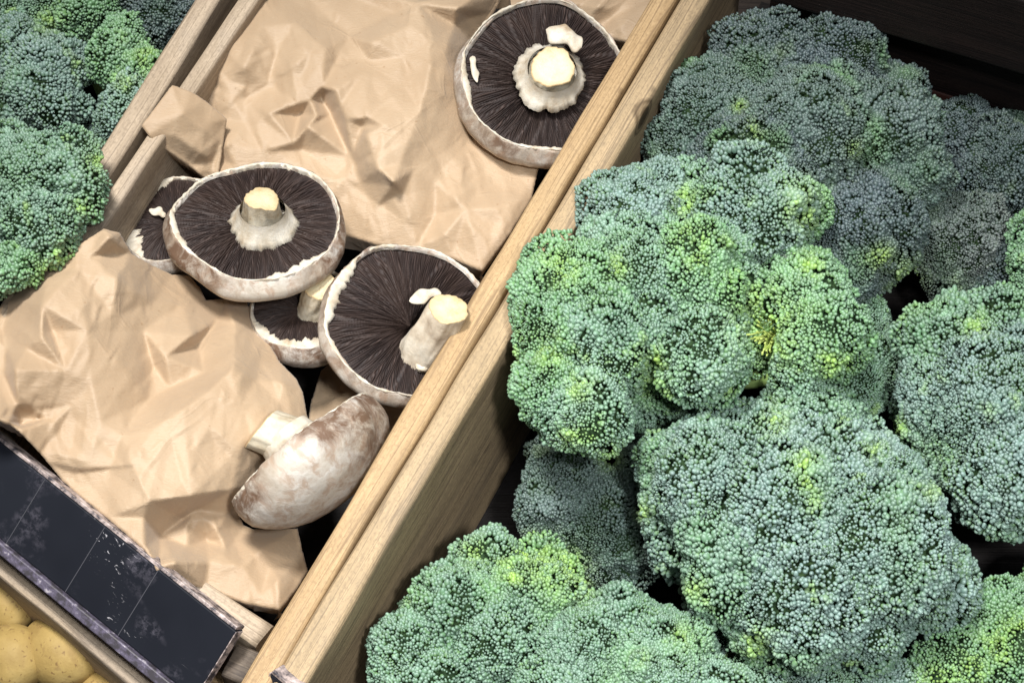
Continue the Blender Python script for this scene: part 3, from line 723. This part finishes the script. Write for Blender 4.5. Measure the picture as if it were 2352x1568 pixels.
    rows = [(rin, gbase - 0.02 + 0 * th), (rin + 0.003, gbase + 0.050 + 0.02 * nz(q, 5)), (rin * 0.65 + 0.35 * 0.985, 0.004 + 0.016 * nz(q, 7)), (np.full(nth, 0.985), 0.022 + 0.006 * nz(q, 4)), (0.996 + 0.008 * nz(q, 8), 0.014 + 0.006 * nz(q, 11)), (np.full(nth, 0.99), -0.03 + 0 * th)]
    ring_mesh('veil_rim', rows, nth, M_VEIL)
    # stem
    if stem:
        Ls, rs_, lx, ly, sm = stem; nt = 72; th = np.linspace(0, 2 * math.pi, nt, endpoint=False); V = []
        ns_ = 16
        tp = rs.uniform(0, 6.28, 4)
        for i in range(ns_ + 1):
            s = i / ns_; rad = rs_ * (1.20 - 0.30 * s + 0.10 * math.exp(-((s - 0.02) / 0.12) ** 2))
            q = np.stack([np.cos(th), np.sin(th), th * 0 + s * 1.5], 1)
            rr = rad * (1 + 0.10 * nz(q, 0.7) + 0.03 * nz(q, 2.2) + 0.012 * np.sin(17 * th + tp[0]) + 0.008 * np.sin(31 * th + tp[1] + s))
            zc = -0.20 + (Ls + 0.20) * s
            tilt = 0.10 * (np.cos(th - tp[2])) * s ** 6
            V.append(np.stack([rr * np.cos(th) + lx * s * s + soff[0], rr * np.sin(th) + ly * s * s + soff[1], zc + tilt * rs_ * 2.0], 1) * R_)
        V = np.concatenate(V); idx = np.arange(nt); nx = (idx + 1) % nt
        F = np.concatenate([np.stack([i * nt + idx, i * nt + nx, (i + 1) * nt + nx, (i + 1) * nt + idx], 1) for i in range(ns_)])
        st = mesh_obj('stem', V, F, sm, root)
        top = V[-nt:]; ctr = top.mean(0); Vc = [top * 1.0]; tc_ = [1.0, 1.0, 0.75, 0.12, 0.0]
        for k, (sc, up) in enumerate(((0.985, 0.010), (0.93, 0.014), (0.6, 0.012), (0.25, 0.010))):
            pp = ctr + (top - ctr) * sc; pp[:, 2] += up * R_ + 0.003 * R_ * nz(pp / R_, 6); Vc.append(pp)
        Vc = np.concatenate(Vc + [np.array([ctr + [0, 0, 0.01 * R_]])])
        F = [tuple(x) for x in np.concatenate([np.stack([i * nt + idx, i * nt + nx, (i + 1) * nt + nx, (i + 1) * nt + idx], 1) for i in range(4)])]
        F += [(4 * nt + j, 4 * nt + (j + 1) % nt, 5 * nt) for j in range(nt)]
        mesh_obj('cut_face', Vc, F, M_CUT, st, True, None, np.repeat(np.array(tc_ + [0.0]), [nt] * 5 + [1])[:, None] * np.ones((1, 3)))
    # ragged skirt round the stem
    if skirt:
        r0, z0, r1, z1 = skirt; nt = 240; th = np.linspace(0, 2 * math.pi, nt, endpoint=False)
        q = np.stack([np.cos(th), np.sin(th), th * 0], 1)
        w1 = 1 + 0.07 * nz(q, 0.8) + 0.035 * nz(q, 3) + 0.014 * nz(q, 11) + 0.009 * np.sign(np.sin(38 * th + 3 * np.sin(5 * th))) * 0.6
        rows = [(np.full(nt, r0), z0), (np.full(nt, r0 * .8 + r1 * .2), z0 * .55 + z1 * .45), (r0 * .35 + r1 * .65 * (1 + (w1 - 1) * .5), z0 * .25 + z1 * .75 + 0.012 * nz(q, 2.5)), (r1 * w1, z1 + 0.02 * nz(q, 2)), (r1 * w1 * 0.97, z1 - 0.025 + 0.015 * nz(q, 2)), (np.full(nt, r0 * 0.9), z1 - 0.02)]
        V = []; 
        lx, ly = (stem[2], stem[3]) if stem else (0, 0)
        for r, zz in rows:
            rr = r if hasattr(r, '__len__') else np.full(nt, r); zv = zz if hasattr(zz, '__len__') else np.full(nt, zz)
            V.append(np.stack([rr * np.cos(th) + lx * 0.3 + soff[0], rr * np.sin(th) + ly * 0.3 + soff[1], zv], 1) * R_)
        V = np.concatenate(V); idx = np.arange(nt); nx = (idx + 1) % nt
        F = np.concatenate([np.stack([i * nt + idx, i * nt + nx, (i + 1) * nt + nx, (i + 1) * nt + idx], 1) for i in range(len(rows) - 1)])
        mesh_obj('skirt', V, F, M_VEIL, root)
    # loose veil scraps: (x, y, z, length, width, angle, lift)
    for (x0, y0, z0, le, wi, an, li) in scraps:
        a = math.radians(an); V = []; nu_, nv_ = 22, 12
        for i in range(nu_ + 1):
            s = i / nu_ * 2 - 1
            for j in range(nv_):
                b_ = 2 * math.pi * j / nv_
                wd = wi * math.sqrt(max(0, 1 - abs(s) ** 3)) * (1 + 0.25 * math.sin(5 * s + seed))
                y_ = wd * math.cos(b_); z_ = wi * 0.38 * math.sin(b_) * math.sqrt(max(0, 1 - s * s)) + li * (s + 1) * 0.5
                x_ = le * s; y_ += 0.2 * wi * math.sin(3 * s + 1)
                V.append(((x0 + x_ * math.cos(a) - y_ * math.sin(a)) * R_, (y0 + x_ * math.sin(a) + y_ * math.cos(a)) * R_, (z0 + z_) * R_))
        V = np.array(V); V += (np.stack([nz(V / R_, 5), nz(V / R_ + 4, 5), nz(V / R_ + 8, 5)], 1)) * 0.010 * R_
        F = [(i * nv_ + j, i * nv_ + (j + 1) % nv_, (i + 1) * nv_ + (j + 1) % nv_, (i + 1) * nv_ + j) for i in range(nu_) for j in range(nv_)]
        mesh_obj('veil_scrap', V, F, M_VEIL, root)
    return root
mushroom('large mushroom at the top edge, gills up with a stubby cream stem, against the plank', 1254, 176, 15.0, 192, (0.12, 0.30, 0.95), 3, stem=(0.40, 0.27, 0.02, -0.02, M_STEM), depth=0.78,
         squash=(1.0, 1.0, 20), torn=((165, 22, 0.05), (250, 30, 0.02)), skirt=(0.29, 0.34, 0.43, 0.12), scraps=((-0.86, 0.03, 0.03, 0.17, 0.045, 98, 0.02), (0.17, 0.34, 0.36, 0.24, 0.13, -30, 0.03)), gbase=-0.08, bruise=0.25, side_bulge=0.10, soff=(0.02, -0.06))
mushroom('broad oval open mushroom with skirted stem on top of the smaller left one', 590, 505, 15.2, 190, (0.06, 0.60, 0.80), 7, stem=(0.42, 0.235, 0.0, 0.02, M_STEM), depth=0.66,
         squash=(1.0, 0.92, -8), torn=((-48, 28, 0.09), (-150, 30, 0.05)), skirt=(0.27, 0.26, 0.42, -0.02), side_bulge=0.12, bruise=0.5, soff=(0.08, -0.06))
mushroom('small mushroom with torn white veil tucked behind the oval one at the left plank', 398, 500, 13.2, 118, (-0.15, 0.52, 0.84), 21, stem=None, depth=0.80,
         torn=((130, 32, 0.22), (205, 34, 0.30)), scraps=((-0.30, 0.12, 0.05, 0.20, 0.09, -35, 0.02),), side_bulge=0.10, bruise=0.4)
mushroom('tall-stemmed open mushroom pressed against the middle plank', 948, 736, 14.0, 196, (0.22, 0.44, 0.87), 15, stem=(0.72, 0.245, 0.17, 0.20, M_STEMB), depth=0.55,
         squash=(1.06, 0.98, -38), torn=((200, 30, 0.11), (240, 20, 0.03)), scraps=((0.14, -0.56, 0.05, 0.13, 0.09, 30, 0.02), (0.06, 0.10, 0.42, 0.20, 0.075, 20, 0.05)), gbase=-0.07, bruise=0.55, soff=(0.13, -0.38))
mushroom('broken half-hidden mushroom lying low between the oval and the tall-stemmed ones', 695, 704, 11.6, 122, (0.0, 0.60, 0.80), 28, stem=(0.62, 0.33, 0.10, 0.0, M_STEM), depth=1.05,
         torn=((-60, 50, 0.26), (-130, 40, 0.18)), side_bulge=0.12, bruise=0.45, soff=(0.30, 0.0))
mushroom('mushroom standing on its rim at the front, pale hairy cap turned to the viewer', 697, 1030, 14.0, 196, (-0.60, 0.66, -0.14), 40, stem=(0.50, 0.30, -0.22, 0.0, M_STEM), depth=0.78,
         squash=(1.04, 0.85, 38), side_bulge=0.06, bruise=1.6, skirt=(0.33, 0.28, 0.46, 0.02), soff=(0, 0))

# ------------------------------------------------------------------ paper bags
def interp_tri(pts, vals, X, Y):
    """linear interpolation over a Delaunay triangulation, evaluated at X, Y"""
    vs = [Vector((p[0], p[1])) for p in pts]
    out = delaunay_2d_cdt(vs, [], [], 0, 1e-6)
    V, F, orig = out[0], out[2], out[3]
    zv = [np.mean([vals[k] for k in o]) if len(o) else 0 for o in orig]
    Z = np.full(X.shape, np.nan)
    for f in F:
        if len(f) < 3: continue
        (x0, y0), (x1, y1), (x2, y2) = [tuple(V[i]) for i in f[:3]]
        d = (y1 - y2) * (x0 - x2) + (x2 - x1) * (y0 - y2)
        if abs(d) < 1e-9: continue
        m = (X >= min(x0, x1, x2) - 1) & (X <= max(x0, x1, x2) + 1) & (Y >= min(y0, y1, y2) - 1) & (Y <= max(y0, y1, y2) + 1) & np.isnan(Z)
        if not m.any(): continue
        xx = X[m]; yy = Y[m]
        l0 = ((y1 - y2) * (xx - x2) + (x2 - x1) * (yy - y2)) / d; l1 = ((y2 - y0) * (xx - x2) + (x0 - x2) * (yy - y2)) / d; l2 = 1 - l0 - l1
        ins = (l0 > -1e-4) & (l1 > -1e-4) & (l2 > -1e-4)
        val = l0 * zv[f[0]] + l1 * zv[f[1]] + l2 * zv[f[2]]
        tmp = Z[m]; tmp[ins] = val[ins]; Z[m] = tmp
    Z[np.isnan(Z)] = np.nanmean(Z)
    return Z
def bag(label, outline, feats, seed, oct_=((90, 0.42), (42, 0.16), (20, 0.05)), step=4.0, blur=1, drop=3.0, inset=14, name='paper_bag', parts=None):
    """outline, feats: (px, py, height in cm). The crumpled sheet is meshed at its real heights and its sides turn down into the crate."""
    R = np.random.RandomState(seed)
    ox = [p[0] for p in outline]; oy = [p[1] for p in outline]
    x0, x1, y0, y1 = min(ox) - 40, max(ox) + 40, min(oy) - 40, max(oy) + 40
    g = 2.5; nx_, ny_ = int((x1 - x0) / g) + 1, int((y1 - y0) / g) + 1
    GX, GY = np.meshgrid(x0 + np.arange(nx_) * g, y0 + np.arange(ny_) * g)
    corners = [(x0 - 5, y0 - 5), (x1 + 5, y0 - 5), (x1 + 5, y1 + 5), (x0 - 5, y1 + 5)]
    allp = [tuple(p[:2]) for p in outline] + [tuple(p[:2]) for p in feats]; allv = [p[2] for p in outline] + [p[2] for p in feats]
    for c in corners:
        j = min(range(len(outline)), key=lambda i: math.dist(outline[i][:2], c)); allp.append(c); allv.append(outline[j][2])
    Z = interp_tri(allp, allv, GX, GY)
    for _ in range(3):                                      # broad folds are soft, the fine wrinkles added below stay crisp
        Zp = np.pad(Z, 1, mode='edge'); Z = (Zp[1:-1, 1:-1] * 2 + Zp[:-2, 1:-1] + Zp[2:, 1:-1] + Zp[1:-1, :-2] + Zp[1:-1, 2:]) / 6
    for (cell, amp) in oct_:
        n = int((x1 - x0) * (y1 - y0) / (cell * cell)) + 8
        # stretched crumples, each octave turned its own way
        ang = R.uniform(0, math.pi); st = 2.2
        px = R.uniform(x0 - 60, x1 + 60, n); py = R.uniform(y0 - 60, y1 + 60, n)
        cx = np.array([x0 - 90, x1 + 90, x1 + 90, x0 - 90]); cy = np.array([y0 - 90, y0 - 90, y1 + 90, y1 + 90])
        px = np.concatenate([px, cx]); py = np.concatenate([py, cy])
        h = R.normal(size=len(px)) * amp * (R.rand(len(px)) > 0.35)
        rx = lambda a, b: (a * math.cos(ang) + b * math.sin(ang)); ry = lambda a, b: (-a * math.sin(ang) + b * math.cos(ang)) * st
        Z += interp_tri(list(zip(rx(px, py), ry(px, py))), h, rx(GX, GY), ry(GX, GY))
    for _ in range(blur):
        Zp = np.pad(Z, 1, mode='edge'); Z = (Zp[1:-1, 1:-1] * 2 + Zp[:-2, 1:-1] + Zp[2:, 1:-1] + Zp[1:-1, :-2] + Zp[1:-1, 2:]) / 6
    def samp(x, y):
        fx = np.clip((np.asarray(x) - x0) / g, 0, nx_ - 1.001); fy = np.clip((np.asarray(y) - y0) / g, 0, ny_ - 1.001)
        i = fx.astype(int); j = fy.astype(int); a = fx - i; b = fy - j
        return Z[j, i] * (1 - a) * (1 - b) + Z[j, i + 1] * a * (1 - b) + Z[j + 1, i] * (1 - a) * b + Z[j + 1, i + 1] * a * b
    # resampled outline
    O = []
    for i in range(len(outline)):
        p = np.array(outline[i][:2], float); q = np.array(outline[(i + 1) % len(outline)][:2], float); L = np.linalg.norm(q - p); m = max(1, int(L / step))
        for k in range(m):
            O.append(p + (q - p) * k / m + (R.normal(size=2) * 0.35))
    O = np.array(O)
    area2 = np.sum(O[:, 0] * np.roll(O[:, 1], -1) - np.roll(O[:, 0], -1) * O[:, 1])
    if area2 < 0: O = O[::-1].copy()
    # interior
    ix, iy = np.meshgrid(np.arange(x0, x1, step), np.arange(y0, y1, step)); ix = ix + R.uniform(-.3, .3, ix.shape) * step; iy = iy + R.uniform(-.3, .3, iy.shape) * step
    ix = ix.ravel(); iy = iy.ravel(); ins = np.zeros(len(ix), bool); mind = np.full(len(ix), 1e9)
    for i in range(len(O)):
        ax, ay = O[i]; bx_, by_ = O[(i + 1) % len(O)]
        cr = ((ay > iy) != (by_ > iy)); 
        with np.errstate(divide='ignore', invalid='ignore'): xi = (bx_ - ax) * (iy - ay) / (by_ - ay) + ax
        ins ^= cr & (ix < xi); mind = np.minimum(mind, (ix - ax) ** 2 + (iy - ay) ** 2)
    kp = ins & (mind > (step * 0.6) ** 2); I = np.stack([ix[kp], iy[kp]], 1)
    pts = [Vector(p.tolist()) for p in O] + [Vector(p.tolist()) for p in I]
    no = len(O); out = delaunay_2d_cdt(pts, [(i, (i + 1) % no) for i in range(no)], [], 1, 1e-5)
    V2 = np.array([tuple(v) for v in out[0]]); F = [tuple(f) for f in out[2]]
    zz = samp(V2[:, 0], V2[:, 1])
    V = PA(V2[:, 0], V2[:, 1], zz / 100.0)
    # skirt: turn the rim down and inwards
    rim = {}
    for k, o_ in enumerate(out[3]):
        for oo in o_:
            if oo < no: rim[oo] = k
    seq = [rim[i] for i in range(no) if i in rim]
    W = V[seq]; nrm = np.roll(W, -1, 0) - np.roll(W, 1, 0); nin = np.stack([-nrm[:, 1], nrm[:, 0]], 1); nin /= np.linalg.norm(nin, axis=1)[:, None] + 1e-9
    ctr = W[:, :2].mean(0)
    if np.sum((ctr[None] - W[:, :2]) * nin) < 0: nin = -nin
    prev = seq; Vl = [V]; base = len(V)
    for (dz, din) in ((0.12, -0.10), (0.45, -0.02), (1.3, 0.25), (drop, 0.8)):
        N_ = W.copy(); N_[:, 2] -= dz / 100.0; N_[:, :2] += nin * din / 100.0
        N_[:, 2] = np.maximum(N_[:, 2], 0.012)
        Vl.append(N_); cur = list(range(base, base + len(seq))); base += len(seq)
        for i in range(len(seq)):
            j = (i + 1) % len(seq)
            F.append((prev[i], prev[j], cur[j], cur[i]))
        prev = cur
    V = np.concatenate(Vl); org = V.mean(0)
    o = mesh_obj(name, V - org[None], F, M_PAPER, None)
    o.location = org.tolist()
    import bmesh
    bm = bmesh.new(); bm.from_mesh(o.data); bmesh.ops.recalc_face_normals(bm, faces=bm.faces); bm.to_mesh(o.data); bm.free()
    o.data.polygons.foreach_set('use_smooth', [True] * len(o.data.polygons))
    return tag(o, label, 'paper bag', 'brown paper bags in the middle crate')

up_out = [(640, -70, 14), (1170, -70, 13.5), (1150, -10, 13), (1128, 30, 12.5), (1085, 100, 12), (1090, 160, 12), (1130, 230, 12), (1260, 300, 11.6), (1236, 372, 11.6), (1218, 452, 11.6), (1170, 530, 11.4), (1106, 616, 11.3),
          (1040, 588, 11.2), (960, 566, 11.2), (866, 556, 11), (800, 535, 11), (700, 520, 10.5), (560, 500, 10.5), (476, 424, 11.3), (486, 360, 12.4), (500, 320, 13), (512, 275, 13.6), (480, 238, 13.8), (458, 212, 14.2), (470, 170, 14.3), (497, 118, 14.6), (550, 52, 15), (602, -10, 15)]
up_f = [(563, 153, 15.9), (614, 194, 14.5), (520, 100, 15.2), (500, 170, 15.0), (512, 210, 14.4), (530, 130, 15.6), (600, 60, 15.7), (677, 55, 15.6), (668, 150, 15.6), (640, 110, 15.2), (560, 230, 14.2), (590, 285, 14.3), (570, 283, 13.9),
        (620, 262, 15.0), (684, 238, 15.0), (741, 200, 15.2), (690, 262, 13.7), (735, 222, 13.9), (747, 112, 16.0), (776, 134, 15.1), (772, 207, 15.6), (800, 84, 15.0), (855, 99, 16.1), (850, 140, 15.2), (830, 170, 15.5), (712, 232, 14.9),
        (706, 290, 14.9), (782, 240, 15.0), (760, 262, 13.4), (728, 268, 14.8), (674, 327, 14.3), (602, 349, 13.5), (690, 345, 13.3), (804, 359, 13.2), (795, 273, 15.0), (836, 292, 14.4), (880, 289, 15.7), (850, 270, 15.5), (842, 308, 15.2),
        (867, 387, 14.8), (810, 352, 13.6), (902, 419, 14.9), (880, 300, 15.4), (992, 93, 15.8), (988, 150, 15.8), (978, 205, 15.65), (962, 262, 15.35), (940, 320, 14.95), (918, 378, 14.45), (900, 425, 14.1), (1028, 100, 15.1), (1024, 160, 15.0), (1014, 215, 14.8), (998, 272, 14.5), (976, 332, 14.1), (950, 390, 13.6), (926, 440, 13.2), (1055, 220, 13.6), (1036, 290, 13.4), (940, 60, 15.9), (960, 10, 15.8), (900, 190, 15.4), (930, 130, 15.5), (940, 190, 15.2), (905, 30, 15.0), (1050, 20, 15.6), (1075, 40, 13.3), (1052, 140, 13.6), (1045, 60, 14.0), (520, 330, 14.0), (508, 400, 12.8), (540, 380, 13.2), (600, 400, 12.8), (700, 400, 12.8),
        (830, 420, 12.9), (860, 480, 12.2), (940, 500, 12.4), (1000, 420, 12.6), (1070, 480, 12.6), (1060, 380, 12.4), (1120, 420, 11.9), (1020, 350, 13.1), (1080, 300, 12.2), (1140, 480, 12.4), (1020, 540, 12.2), (1000, 490, 11.7), (960, 440, 12.9)]
bag('large crumpled upper paper bag lying under the top mushroom', up_out, up_f, 5, oct_=((110, 0.17), (46, 0.09), (24, 0.045)))
flap_out = [(328, 286, 16.9), (396, 196, 17.2), (440, 212, 16.8), (470, 232, 16.2), (517, 272, 15.0), (510, 320, 14.3), (496, 408, 12.9), (482, 412, 12.6), (440, 378, 13.6), (372, 330, 15.6), (345, 308, 16.5)]
bag('flat folded paper bag corner hanging over the left plank', flap_out, [(420, 260, 16.9), (470, 300, 15.4), (460, 350, 14.7), (490, 370, 13.3), (400, 310, 16.0)], 6, oct_=((60, 0.12), (25, 0.05)), drop=0.5)

lo_out = [(-120, 800, 16.6), (-40, 740, 16.6), (20, 690, 16.0), (95, 622, 17.0), (170, 570, 17.8), (238, 526, 18.2), (272, 534, 17.6), (300, 582, 15.9), (350, 610, 14.2), (395, 631, 13.0), (432, 632, 12.2), (455, 660, 11.8), (470, 690, 11.6), (520, 686, 11.0), (562, 692, 10.6), (583, 735, 11.2), (610, 780, 11.6),
          (640, 832, 12.0), (676, 868, 12.4), (692, 900, 12.6), (700, 948, 12.2), (712, 990, 11.4), (680, 1060, 11.0), (610, 1110, 11.0), (560, 1145, 11.0), (538, 1168, 10.6), (556, 1206, 9.9), (580, 1216, 9.6), (680, 1214, 8.8), (690, 1262, 9.2), (702, 1308, 9.8), (676, 1350, 10.6), (640, 1394, 11.2), (560, 1378, 11.6), (470, 1345, 12.0), (362, 1306, 15.0),
          (335, 1258, 15.0), (250, 1186, 15.0), (190, 1138, 15.0), (145, 1098, 15.0), (98, 1040, 16.0), (45, 985, 17.4), (20, 968, 17.9), (-30, 950, 18.6), (-120, 900, 18.6)]
lo_f = [(250, 545, 18.6), (268, 640, 17.6), (262, 720, 17.0), (205, 590, 17.9), (180, 620, 18.0), (105, 650, 17.9), (98, 700, 18.6), (120, 760, 17.5), (95, 770, 18.6), (60, 800, 17.6), (35, 850, 18.5), (40, 930, 17.2), (48, 975, 15.6), (10, 860, 16.6), (15, 800, 16.6), (5, 760, 16.0),
        (200, 760, 18.1), (150, 850, 17.6), (210, 880, 17.0), (230, 970, 16.2), (205, 1060, 15.6), (120, 960, 15.8), (110, 1040, 15.9), (200, 1125, 15.0), (330, 760, 15.0), (350, 700, 14.6), (420, 700, 13.1), (352, 838, 14.2), (380, 820, 15.2), (440, 770, 14.6), (455, 790, 12.9), (526, 717, 12.6), (500, 735, 12.0), (540, 750, 13.0),
        (340, 920, 14.4), (390, 890, 14.1), (470, 855, 13.8), (535, 845, 14.9), (560, 862, 14.6), (590, 870, 13.8), (650, 880, 13.6), (640, 930, 13.7), (420, 940, 15.9), (360, 980, 16.0), (300, 860, 15.8), (480, 900, 15.5), (540, 920, 15.0), (430, 1020, 15.5), (560, 1010, 14.3), (640, 1010, 13.0), (280, 1000, 15.6), (300, 1060, 16.1), (380, 1100, 15.6),
        (250, 1080, 15.3), (345, 1150, 15.9), (440, 1138, 15.2), (530, 1125, 13.4), (500, 1080, 14.4), (420, 1192, 11.8), (470, 1190, 12.2), (370, 1230, 12.3), (365, 1298, 15.0), (330, 1190, 14.8), (300, 1210, 15.0), (450, 1170, 12.3), (520, 1180, 11.4), (480, 1225, 11.3), (500, 1215, 11.9), (430, 1200, 12.5), (475, 1240, 10.9), (540, 1240, 10.6),
        (400, 1290, 15.0), (430, 1255, 12.3), (480, 1290, 12.4), (560, 1300, 11.8), (600, 1260, 11.3), (640, 1330, 11.5), (600, 1370, 11.6), (680, 1290, 10.0), (520, 1262, 11.7), (620, 1300, 10.9)]
bag('puffed paper bag at the left edge bulging over the black rail', lo_out, lo_f, 8, oct_=((130, 0.18), (50, 0.085), (24, 0.042)))
bag('small dim paper corner showing between two mushroom caps near the plank', [(740, 850, 6.5), (800, 800, 7), (880, 850, 7.5), (960, 960, 7.5), (930, 1020, 7), (850, 1010, 6.8), (760, 990, 6.4), (712, 962, 6.2), (716, 925, 6.2)], [(770, 880, 7.3), (820, 930, 7.5), (760, 940, 6.9)], 9, oct_=((60, 0.2), (25, 0.05)), drop=2)
bag('shadowed paper bag behind the top mushroom at the upper edge', [(1100, -80, 8), (1560, -80, 9), (1500, 10, 9.5), (1440, 90, 9), (1300, 60, 8), (1160, 10, 8.4)], [(1250, 0, 9.4), (1400, 20, 9.5)], 10, oct_=((60, 0.3), (25, 0.08)), drop=2)

# ------------------------------------------------------------------ potatoes
def potato(label, px, py, z, r, sc, seed):
    nz = Noise(seed); c = P(px, py, z / 100.0); nu, nv = 48, 28; V = []
    for i in range(nv + 1):
        for j in range(nu):
            p_, q_ = math.pi * i / nv, 2 * math.pi * j / nu; V.append((math.sin(p_) * math.cos(q_), math.sin(p_) * math.sin(q_), math.cos(p_)))
    V = np.array(V); k = 1 + 0.06 * nz(V, 0.35) + 0.012 * nz(V, 1.3)
    rr = r * PXM
    V = V * k[:, None] * np.array(sc) * rr
    a = seed * 1.3; V = V @ np.array([[math.cos(a), -math.sin(a), 0], [math.sin(a), math.cos(a), 0], [0, 0, 1]])
    F = [(i * nu + j, (i + 1) * nu + j, (i + 1) * nu + (j + 1) % nu, i * nu + (j + 1) % nu) for i in range(nv) for j in range(nu)]
    o = mesh_obj('potato', V, F, M_POT); o.location = c.tolist()
    return tag(o, label, 'potato', 'yellow potatoes in the corner')
potato('potato at the left edge just under the crate rim', 22, 1378, 6.5, 70, (1.15, 0.9, 0.8), 1)
potato('round yellow potato low at the left edge with a brown bruise', 30, 1510, 7.0, 78, (1.0, 1.0, 0.85), 2)
potato('longest yellow potato, touching the round one', 142, 1500, 6.8, 92, (1.0, 0.82, 0.8), 3)
potato('potato cut by the bottom edge beside the plank', 240, 1600, 6.0, 66, (1.1, 0.9, 0.8), 5)
potato('shaded potato underneath, in the gap between the others', 100, 1420, 1.5, 80, (1.1, 0.9, 0.7), 7)
